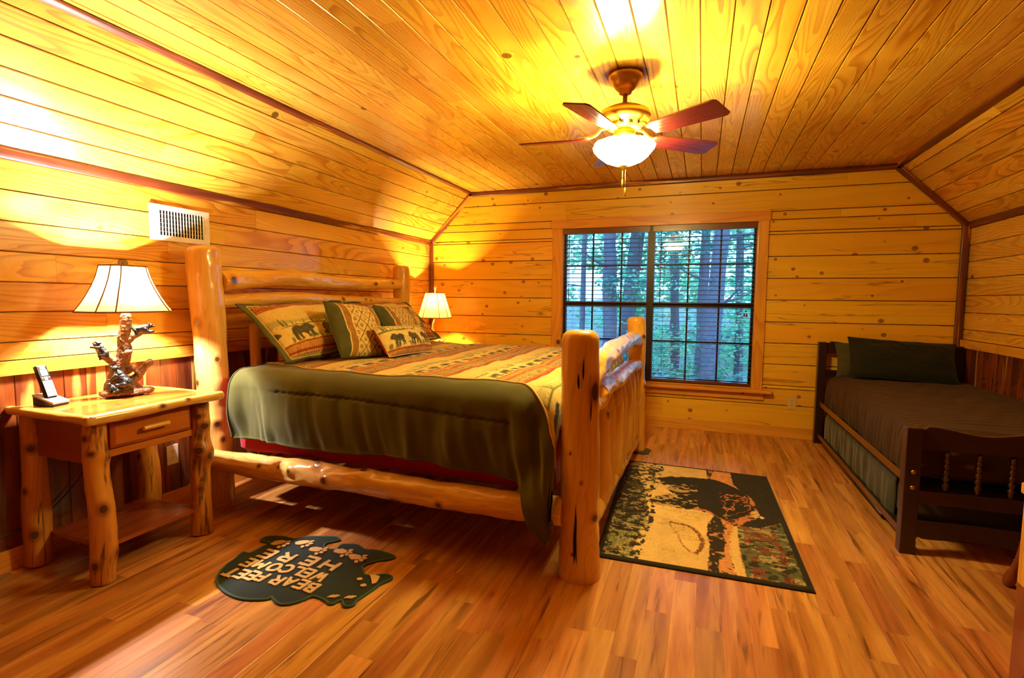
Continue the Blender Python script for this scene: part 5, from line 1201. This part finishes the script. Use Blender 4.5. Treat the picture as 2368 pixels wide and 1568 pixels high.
for ch, x, y in [('B',1.419,1.729),('E',1.359,1.734),('A',1.3,1.73),('R',1.237,1.722),('F',1.149,1.72),('E',1.102,1.712),('E',1.048,1.705),('T',0.995,1.700)]: letter(ch, x, y, 0.047, 0.060, 0.0155, -0.07)
for ch, x, y in [('W',1.397,1.810),('E',1.318,1.817),('L',1.262,1.815),('C',1.205,1.812),('O',1.143,1.802),('M',1.066,1.80),('E',0.994,1.793)]: letter(ch, x, y, 0.052, 0.060, 0.0155, -0.07)
for ch, x, y in [('H',1.373,1.909),('E',1.250,1.908),('R',1.124,1.897),('E',1.010,1.890)]: letter(ch, x, y, 0.068, 0.068, 0.019, -0.04)
def blob2(mb, cx, cy, rx, ry, ang, seed):
    Rr = random.Random(seed); P = []
    for i in range(14):
        a = 2*PI*i/14; k = Rr.uniform(0.85, 1.12); x, y = rx*k*math.cos(a), ry*k*math.sin(a)
        P.append((cx+x*math.cos(ang)-y*math.sin(ang)-MO[0], cy+x*math.sin(ang)+y*math.cos(ang)-MO[1]))
    prism(mb, P, 0.0110, 0.0150)
i = 0
for (cx, cy, ang) in ((1.085,2.045,0.6),(0.975,2.000,0.6),(1.200,2.012,0.3),(1.330,2.040,0.0),(1.430,2.018,-0.2)):
    mb = MB(); blob2(mb, cx, cy, 0.036, 0.023, ang, i); i += 1
    for k in range(4):
        a = -0.9+k*0.55; blob2(mb, cx+0.045*math.cos(a)+0.006, cy-0.002+0.042*math.sin(a), 0.014, 0.0095, a, 30+i); i += 1
    mb.build('paw_print', M['tan_pile'], mat)
for (cx, cy, rx, ry) in ((1.574,1.861,0.013,0.011),(1.621,1.824,0.013,0.012)): mb = MB(); blob2(mb, cx, cy, rx, ry, 0.3, 60); mb.build('eye_patch', M['tan_pile'], mat)
mb = MB(); prism(mb, [(x-MO[0], y-MO[1]) for x, y in ((1.592,1.909),(1.62,1.915),(1.645,1.912),(1.655,1.886),(1.660,1.86),(1.650,1.845),(1.632,1.868),(1.612,1.89))], 0.0110, 0.0150); mb.build('muzzle_patch', M['tan_pile'], mat)
for (cx, cy) in ((1.555,1.709),(1.624,1.729)):
    mb = MB()
    for k in range(3): blob2(mb, cx-0.012+k*0.012, cy-0.004+k*0.004, 0.005, 0.016, -0.5, 70+k)
    mb.build('claw_mark', M['tan_pile'], mat)

# picture rug: bear on a snowy bank, woven into the pile. a: 0..1 along width (x), b: 0..1 from far edge to near edge
def rug_col(A, B):
    n = fbm(A*9, B*14, 51, 4); f = fbm(A*40, B*62, 52, 3); g = vnoise(A*170, B*260, 53); f2 = fbm(A*16+7, B*60, 55, 3)
    DK = c3(.105,.085,.05); TAN = c3(.84,.68,.42); GR = c3(.31,.34,.22); SAL = c3(.82,.50,.30); RD = c3(.50,.16,.10)
    def seg(pts, w):
        mm = np.zeros(A.shape, bool)
        for (x0,y0),(x1,y1) in zip(pts[:-1], pts[1:]):
            dx, dy = x1-x0, (y1-y0)*1.6; t = np.clip(((A-x0)*dx+(B-y0)*1.6*dy)/(dx*dx+dy*dy+1e-9), 0, 1); mm |= np.hypot(A-x0-t*dx, (B-y0)*1.6-t*dy) < w*(0.5+g)
        return mm
    L = lambda b, pts: np.interp(b, [p[0] for p in pts], [p[1] for p in pts])
    c = np.empty(A.shape+(3,)); c[:] = TAN; c = c*(0.90+0.18*n[...,None])
    c = np.where(((fbm(A*12, B*18, 61) > 0.66) & (g > 0.5))[...,None], c*c3(.88,.90,.75), c)
    # left forest band, mottled toward the snow
    e = L(B, [(0,.115),(.14,.11),(.22,.145),(.4,.18),(.6,.235),(.7,.225),(.8,.20),(1,.175)])+0.035*(f-0.5)
    dens = 0.45*n+0.55*f+0.25*(f2-0.5); dk = dens+0.9*np.clip(e-A, -0.2, 0.05) > 0.475
    bushw = L(B, [(0,.20),(.25,.13),(.45,.03),(1,.03)])
    z1 = A < e; z2 = (A >= e) & (A < e+bushw)
    m = z1 & dk; c[m] = DK; m = z1 & ~dk & (g > 0.35); c[m] = GR*1.25; m = z1 & ~dk & (g <= 0.35); c[m] = TAN*0.85
    m = z2 & (f > 0.50) & (g > 0.3); c[m] = GR*0.8; m = z2 & (f > 0.60); c[m] = DK*1.3
    m = z1 & (np.abs(f2-0.5) < 0.018) & (g > 0.3); c[m] = TAN*0.75
    # rocks, orange bank, pale log
    e2 = L(B, [(0,.59),(.2,.60),(.5,.60),(.56,.605),(.635,.566),(.73,.554),(.8,.566),(.9,.552),(1,.545)])+0.02*(f-0.5)
    rt = A > e2; c[rt] = (SAL*0.75+TAN*0.25)*(0.80+0.35*f[rt][:,None])
    m = rt & (f > 0.60) & (B > 0.5); c[m] = GR*0.7
    rw = L(B, [(0,.06),(.1,.02),(.55,.03),(.65,.09),(.75,.09),(.9,.05),(1,.05)]); m = rt & (A < e2+rw) & (f+0.2*g > 0.42); c[m] = DK*1.3
    m = seg([(0.735,0.615),(0.700,0.72),(0.685,0.85),(0.695,0.99)], 0.024) & (B > 0.6); c[m] = TAN*1.0
    # dark woods at right, flowering meadow below
    e3 = L(B, [(0,.757),(.17,.76),(.35,.84),(.5,.80),(.59,.755),(.64,.722),(.8,.713),(1,.718)])+0.012*(f-0.5)
    far = A > e3; c[far] = DK*(0.9+0.5*f[far][:,None]); m = far & (g > 0.93); c[m] = GR
    mt = L(A, [(.70,.62),(.85,.61),(.90,.575),(1,.53)])
    md = (A > e3) & (B > mt+0.02*(f-0.5)); c[md] = (GR*(0.55+0.8*f[...,None]))[md]
    m = md & (f+0.15*g < 0.50) ; c[m] = DK*1.5; m = md & (f2 > 0.60) & (g > 0.3); c[m] = (TAN*0.62+GR*0.38)
    m = md & (fbm(A*13, B*19, 58) > 0.52) & (g > 0.50) & (A < 0.93) & (A > e3+0.03); c[m] = RD
    # black bear, head to the right
    Bp = [(.276,.199),(.339,.172),(.443,.156),(.569,.145),(.65,.145),(.714,.177),(.774,.22),(.817,.271),(.852,.321),(.864,.374),(.852,.41),(.866,.448),(.870,.497),(.858,.519),(.826,.546),(.777,.575),(.749,.619),(.731,.627),(.694,.622),(.658,.595),(.633,.573),(.595,.544),(.531,.528),(.442,.53),(.351,.531),(.288,.525),(.237,.515),(.209,.489),(.245,.447),(.295,.424),(.346,.388),(.385,.402),(.392,.435),(.358,.373),(.317,.334),(.369,.277),(.301,.293),(.273,.268)]
    wA = A+0.016*(f-0.5); wB = B+0.020*(f-0.5); m = inpoly(wA, wB, Bp); c[m] = DK*(0.80+0.3*g[m][:,None])
    leg = m & (A < 0.52) & (B > 0.25) & (f2*0.6+f*0.5+0.5*np.clip(0.42-A, 0, 0.2) > 0.62); c[leg] = TAN*0.8
    rim = m & ~inpoly(wA+0.022, wB+0.030, Bp) & (A > 0.5); c[rim & (f > 0.40)] = SAL*0.9
    snout = m & (((A-0.855)/0.035)**2+((B-0.495)/0.045)**2 < 1+0.8*(f-0.5)); c[snout] = TAN*0.95
    fur = m & (A > 0.66) & (np.abs(fbm(A*20, B*26+A*14, 66, 3)-0.5) < 0.035) & (B > 0.30); c[fur] = SAL*0.85
    nose = ((A-0.875)/0.013)**2+((B-0.512)/0.012)**2 < 1; c[nose] = TAN*1.05
    # ring of ripples on the snow
    R_ = [(.355,.67),(.395,.674),(.447,.68),(.48,.699),(.511,.733),(.53,.792),(.522,.839),(.495,.884)]
    m = seg(R_, 0.011); c[m & (g > 0.25)] = c3(.46,.26,.15)
    m = seg([(.495,.884),(.465,.88),(.434,.851),(.416,.818),(.403,.766),(.368,.716),(.355,.68)], 0.005); c[m & (g > 0.4)] = c3(.56,.35,.2)
    bd = (A < 0.028) | (A > 0.972) | (B < 0.018) | (B > 0.982); c[bd] = c3(.12,.10,.06)
    return c*(0.9+0.2*vnoise(A*330, B*520, 3)[...,None])
RC = [(2.450,4.077),(3.449,4.054),(3.477,2.491),(2.520,2.470)]   # far-left, far-right, near-right, near-left
RCx = RC
na, nb = 240, 380
a = np.linspace(0, 1, na); b = np.linspace(0, 1, nb); A, B = np.meshgrid(a, b, indexing='ij')
c00, c10, c11, c01 = [np.array(p) for p in RC]
XY = (c00*(1-A)[...,None]*(1-B)[...,None]+c10*A[...,None]*(1-B)[...,None]+c11*A[...,None]*B[...,None]+c01*(1-A)[...,None]*B[...,None])
Z = 0.0105+0.0006*fbm(A*50, B*80, 4)-0.004*np.clip(1-np.minimum(np.minimum(A, 1-A)*1.0, np.minimum(B, 1-B)*1.58)/0.008, 0, 1)
P = np.concatenate([XY-np.array([2.97,3.27]), Z[...,None]], -1)
rug = empty('picture_rug', (2.97, 3.27, 0)); tag(rug, 'rectangular rug picturing a black bear by water, on the floor between log bed and daybed', 'rug')
mb = MB(); mb.grid(P); mb.build('woven_pile', M['rug'], rug, colr=rug_col(A, B))
ring = np.vstack([P[:,0], P[-1,1:], P[::-1,-1][1:], P[0,::-1][1:]]); ring[:,2] = 0.0045
M['rug_edge'] = m_cloth('rug_binding', (0.13,0.11,0.07), weave=300)
MB().tube(ring, 0.0045, 6, cap=False).build('binding', M['rug_edge'], rug)

# ------------------------------------------------------------------ wall vent and outlets
vt = empty('wall_vent', (0.0, 2.280, 1.694)); tag(vt, 'white metal air register high on the pine wall above the near nightstand', 'vent')
fr = MB()
for (a0,a1,b0,b1) in ((-0.186,-0.140,-0.102,0.102),(0.152,0.190,-0.102,0.102),(-0.140,0.152,0.072,0.102),(-0.140,0.152,-0.102,-0.072)): fr.box(0.001, 0.012, a0, a1, b0, b1)
fr.build('frame', M['white_metal'], vt)
MB().box(0.0008, 0.0015, -0.141, 0.153, -0.073, 0.073).build('duct_opening', M['slot'], vt)
for k in range(16):
    mb = MB(); mb.box(-0.0060, 0.0060, -0.0028, 0.0028, -0.0725, 0.0725, b=0.002); o = mb.build('louver', M['white_metal'], vt); o.location = (0.0085, -0.133+k*0.0187, 0); o.rotation_euler = (0,0,math.radians(-25))
mb = MB(); mb.box(0.004, 0.0062, -0.14, 0.152, -0.05, -0.048)
for z in (-0.025, 0.0, 0.025, 0.05): mb.box(0.004, 0.0050, -0.14, 0.152, z-0.0008, z+0.0008)
mb.build('damper', M['white_metal'], vt)
MB().box(0.012, 0.016, 0.160, 0.164, -0.040, 0.020).tube([(0.013,0.165,0.004),(0.030,0.170,0.0)], 0.003, 8).build('damper_lever', M['white_metal'], vt)
MB().lathe([(0.0,0.0145),(0.003,0.0135),(0.004,0.012)], (0,-0.163,0.0), 12, axis='x').build('screw', M['chrome'], vt)
def outlet(loc, rz, mat, label):
    """faces local +x"""
    r = empty('wall_outlet', loc, rz); tag(r, label, 'outlet')
    MB().box(0.0005, 0.006, -0.036, 0.036, -0.059, 0.059, b=0.0025).build('cover_plate', M[mat], r)
    for z in (-0.0205, 0.0205):
        mb = MB(); n = 20; pr = []
        for i in range(n): a = 2*PI*i/n; pr.append((0.0175*math.cos(a), max(-0.0135, min(0.0135, 0.0175*math.sin(a)))))
        mb.add([(0.005, y, z+q) for y, q in pr]+[(0.0078, y*0.97, z+q*0.97) for y, q in pr], [tuple(range(n, 2*n))]+[(i, (i+1) % n, n+(i+1) % n, n+i) for i in range(n)], smooth=False)
        f = mb.build('receptacle', M[mat], r); 
        for (y, w) in ((-0.0063, 0.0011), (0.0063, 0.0013)): MB().box(0.0076, 0.0081, y-w, y+w, z-0.0005, z+0.0075).build('slot', M['slot'], f)
        MB().lathe([(0.0,0.0081),(0.0024,0.0081),(0.0024,0.0075)], (0,0,z-0.0068), 12, axis='x').build('ground_hole', M['slot'], f)
    MB().lathe([(0.0,0.0072),(0.0026,0.0068),(0.0030,0.0058)], (0,0,0), 12, axis='x').build('screw', M['chrome'], r)
outlet((0.0065, 2.165, 0.318), 0.0, 'white_plastic', 'white duplex outlet on the cedar wainscot behind the nightstand')
outlet((3.782, D-0.0005, 0.333), -PI/2, 'ivory', 'ivory duplex outlet low on the knotty pine wall beside the daybed')

# ------------------------------------------------------------------ window blinds
def blind(x0, x1, wand_x, label, low):
    xc = (x0+x1)/2; r = empty('window_blind', (xc, D+0.012, WTZ)); tag(r, label, 'blind', None)
    MB().box(x0-xc, x1-xc, -0.030, 0.022, -0.072, -0.013, b=0.002).build('valance', M['blind'], r)
    zb = WBZ+0.018-WTZ; n = 33; mb = MB(); pitch = (1.948-WTZ-0.022-(zb+0.03))/n
    for k in range(n):
        z = zb+0.030+k*pitch; P = []
        for i, x in enumerate((x0+0.006-xc, x1-0.006-xc)):
            for q in (-1, -0.5, 0, 0.5, 1): pass
        for zz, fl in ((0.0014, False), (-0.0014, True)):
            mb.grid([[(x, 0.0245*q, z+zz+0.0022*(1-q*q)-0.0025*q) for q in (-1,-0.5,0,0.5,1)] for x in (x0+0.006-xc, x1-0.006-xc)], flip=not fl)
        mb.grid([[(x, -0.0245, z-0.0014+0.0025), (x, -0.0245, z+0.0014+0.0025)] for x in (x0+0.006-xc, x1-0.006-xc)], flip=True)
    mb.build('slats', M['blind'], r)
    MB().box(x0+0.006-xc, x1-0.006-xc, -0.026, 0.024, zb, zb+0.017, b=0.003).build('bottom_rail', M['blind'], r)
    for f in (0.12, 0.5, 0.88):
        x = x0+(x1-x0)*f-xc; mb = MB()
        for y in (-0.0262, 0.0262): mb.tube([(x,y,zb+0.01),(x,y,-0.07)], 0.0009, 5)
        mb.build('ladder_cord', M['blind'], r)
    MB().tube([(wand_x-xc,-0.038,-0.065),(wand_x-xc,-0.040,-0.80)], 0.0042, 8).build('tilt_wand', M['blind'], r)
    x = x1-0.07-xc; mb = MB(); mb.tube([(x,-0.036,-0.072),(x,-0.036,low)], 0.0012, 5)
    for k in (-1, 1): mb.lathe([(0.0,0.03),(0.006,0.026),(0.009,0.012),(0.007,0.0),(0.0,-0.002)], (x+0.010*k,-0.036,low-0.03), 12)
    mb.lathe([(0.0,0.012),(0.008,0.006),(0.008,-0.004),(0.0,-0.01)], (x,-0.036,low+0.05 if low > -0.5 else low+0.02), 10)
    mb.build('pull_cord', M['blind'], r)
blind(1.590, 2.466, 1.655, 'left wooden slat blind with brown slats open in the window', -0.42)
blind(2.496, 3.426, 2.575, 'right wooden slat blind with brown slats open in the window', -0.86)

# ------------------------------------------------------------------ partition corner and chair at the right edge
HWZ = 0.80
mb = MB(); mb.box(3.805, RW, 1.602, 1.70, 0, HWZ-0.03, 0.4)
boards(mb, (3.805,1.600,0), (0,0,1), (1,0,0), (0,-1,0), strips_rect(0, RW-3.805, 0.1, 0.0, HWZ-0.03), groove=0.003, depth=0.003, seed=91)
tag(mb.build('wall_stair_guard', M['cedar']), kind='structure')
mb = MB(); mb.box(3.785, 3.806, 1.585, 1.712, 0.53, HWZ-0.03, 0.4, 0.003, axis=2); mb.box(3.806, 3.863, 1.580, 1.599, 0.50, HWZ-0.03, 0.7, 0.003, axis=2)
tag(mb.build('trim_17', M['pine_trim']), kind='structure')
mb = MB(); mb.box(3.781, RW, 1.575, 1.722, HWZ-0.029, HWZ, 0.2, 0.005, axis=0); tag(mb.build('trim_18', M['pine_trim']), kind='structure')
mb = MB(); mb.box(3.785, 3.806, 1.585, 1.712, 0.0, 0.529, 0.4, 0.003, axis=2); tag(mb.build('trim_19', M['cedar_panel']), kind='structure')
ch = empty('side_chair', (4.50, 2.68, 0)); tag(ch, 'brown wooden chair with turned splayed legs, one foot showing at the right edge', 'chair')
def turned_leg(p0, p1, name='leg'):
    p0 = np.array(p0); p1 = np.array(p1); ts = np.array([0,0.03,0.10,0.16,0.20,0.215,0.235,0.25,0.27,0.285,0.31,0.5,0.7,0.80,0.82,0.85,0.9,1.0]); rr = np.array([0.010,0.022,0.025,0.019,0.013,0.017,0.013,0.017,0.012,0.016,0.012,0.019,0.016,0.012,0.017,0.012,0.016,0.013])
    tt = np.linspace(0, 1, 60); MB().tube([p0+(p1-p0)*t for t in tt], np.interp(tt, ts, rr), 16).build(name, M['turned'], ch)
for sx in (-1, 1):
    for sy in (-1, 1): turned_leg((0.195*sx,0.195*sy,0.0), (0.12*sx,0.13*sy,0.440))
mb = MB(); mb.lathe([(0.0,0.435),(0.185,0.435),(0.215,0.447),(0.215,0.460),(0.195,0.470),(0.10,0.462),(0.0,0.460)], seg=40); mb.build('seat', M['turned'], ch)
for s in (-1, 1): MB().tube([(0.165*s,-0.165,0.16),(0.165*s,0.165,0.16)], 0.011, 10).build('stretcher', M['turned'], ch)
MB().tube([(-0.165,0,0.16),(0.165,0,0.16)], 0.011, 10).build('stretcher', M['turned'], ch)
mb = MB()
for k in range(7): y = -0.15+0.05*k; MB().tube(spline([(0.16,y*0.9,0.455),(0.20,y*1.05,0.7),(0.235,y*1.2,0.93)], 12), 0.0065, 8).build('spindle', M['turned'], ch)
MB().box(0.222, 0.248, -0.21, 0.21, 0.91, 0.975, b=0.008).build('crest_rail', M['turned'], ch)
# ------------------------------------------------------------------ woods outside the window
mb = MB(); n = 40
X = np.linspace(-18, 22, n); Y = np.linspace(D+0.3, D+32, n); XX, YY = np.meshgrid(X, Y, indexing='ij')
mb.grid(np.stack([XX, YY, -2.6+0.12*(YY-D)+0.5*(fbm(XX*0.4, YY*0.4, 81)-0.5)], -1)); tag(mb.build('forest_ground', M['forest_floor']), kind='structure')
def gz(y): return -2.6+0.12*(y-D)
def leaf_cloud(mb, c, r, n, size, seed):
    R = np.random.default_rng(seed); k = R.normal(size=(n, 3)); k /= np.linalg.norm(k, axis=1)[:,None]; k *= R.uniform(0.25, 1, n)[:,None]**0.5
    P = np.array(c)+k*np.array(r)
    A = R.normal(size=(n, 3)); A /= np.linalg.norm(A, axis=1)[:,None]; A[:,2] *= 0.4; B = np.cross(A, R.normal(size=(n, 3))); B /= np.linalg.norm(B, axis=1)[:,None]
    s = size*R.uniform(0.6, 1.4, n)[:,None]
    V = np.stack([P-A*s, P+B*s*0.5, P+A*s, P-B*s*0.5], 1).reshape(-1, 3)
    mb.add(V.tolist(), [(4*i, 4*i+1, 4*i+2, 4*i+3) for i in range(n)], rnd=list(R.random(n)), smooth=False)
def tree(x, y, h, r, lean, label, clouds, seed, leafm='leaf', lsize=0.09, group='trees in the woods outside the window'):
    t = empty('forest_tree', (x, y, gz(y)-0.05)); tag(t, label, 'tree', group); R = random.Random(seed)
    mb = MB(); pts = spline([(0,0,0),(lean*0.3,0,h*0.3),(lean*0.7,0,h*0.65),(lean,0,h)], 26)
    log_tube(mb, pts, (r, r*0.55), [], seg=14, step=0.3, rough=0.10, seed=seed)
    for k in range(5):
        z = h*R.uniform(0.3, 0.9); a = R.uniform(0, 2*PI); L = R.uniform(0.6, 1.6)
        mb.tube(spline([(lean*z/h,0,z),(lean*z/h+L*0.5*math.cos(a),L*0.5*math.sin(a),z+0.1),(lean*z/h+L*math.cos(a),L*math.sin(a),z+0.35)], 7), np.linspace(r*0.25, 0.008, 7), 6)
    mb.build('trunk', M['bark'], t)
    mb = MB()
    for (cx, cy, cz, rx, rz, n) in clouds: leaf_cloud(mb, (cx, cy, cz), (rx, rx*0.8, rz), n, lsize, seed*7+int(cz*10)); seed += 1
    mb.build('foliage', M[leafm], t)
Rt = random.Random(5); TX = (0.45, 1.22, 1.12, 2.03, 2.38, 2.95, 3.03, 3.86, 3.95)
# x, distance beyond the wall, radius, lean, label
specs = [(TX[0],6.0,0.07,0.1,'slim forest trunk at the far left edge of the window'),
 (TX[1],5.5,0.17,-0.15,'thick straight forest trunk in the middle of the left window half'),
 (TX[2],7.0,0.20,0.75,'thick leaning forest trunk right of center in the left window half'),
 (TX[3],4.5,0.08,0.05,'narrow dark trunk beside the window center post on its left'),
 (TX[4],9.0,0.13,-0.3,'pale distant trunk just right of the window center post'),
 (TX[5],6.5,0.13,0.1,'medium trunk near the middle of the right window half'),
 (TX[6],5.0,0.18,0.45,'thickest leaning trunk in the right window half'),
 (TX[7],8.0,0.11,-0.2,'slim distant trunk toward the right side of the window'),
 (TX[8],6.0,0.06,0.1,'thin sapling at the far right edge of the window')]
for i, (x, dy, r, lean, lab) in enumerate(specs):
    y = D+dy; h = 9.0 if dy < 9 else 12.0; cl_ = []
    for k in range(7):
        z = Rt.uniform(1.0, 6.5); cl_.append((Rt.uniform(-1.3,1.3), Rt.uniform(0.2,1.6), z, Rt.uniform(0.45,1.0), Rt.uniform(0.25,0.5), 210))
    tree(x, y, h, r, lean*h/9, lab, cl_, 100+i*11, 'leaf' if i % 3 else 'leaf_dark', 0.06 if dy < 7 else 0.09)
for i in range(8):
    x = -1.5+i*1.0+Rt.uniform(-0.3,0.3); y = D+Rt.uniform(3.4, 9.0); s = empty('forest_shrub', (x, y, gz(y))); tag(s, 'leafy green understory shrub outside the window', 'shrub', 'shrubs outside the window')
    mb = MB()
    for k in range(4): mb.tube(spline([(0,0,0),(Rt.uniform(-0.3,0.3),Rt.uniform(-0.3,0.3),0.8),(Rt.uniform(-0.7,0.7),Rt.uniform(-0.5,0.5),1.7)], 8), np.linspace(0.02,0.006,8), 6)
    mb.build('stem', M['bark'], s); mb = MB()
    for k in range(5): leaf_cloud(mb, (Rt.uniform(-0.6,0.6),Rt.uniform(-0.4,0.4),Rt.uniform(0.4,1.9)), (0.6,0.5,0.45), 130, 0.07, 500+i*10+k)
    mb.build('foliage', M['leaf'] if i % 2 else M['leaf_dark'], s)
# distant foliage curtain far behind, real leaves
mb = MB()
for k in range(70): leaf_cloud(mb, (Rt.uniform(-14,18), D+Rt.uniform(12,20), Rt.uniform(-0.8,7.0)), (1.9,1.5,1.0), 260, 0.17, 900+k)
tag(mb.build('distant_foliage', M['leaf']), 'hazy green wall of distant leaves beyond the trees', 'foliage', kind='stuff')
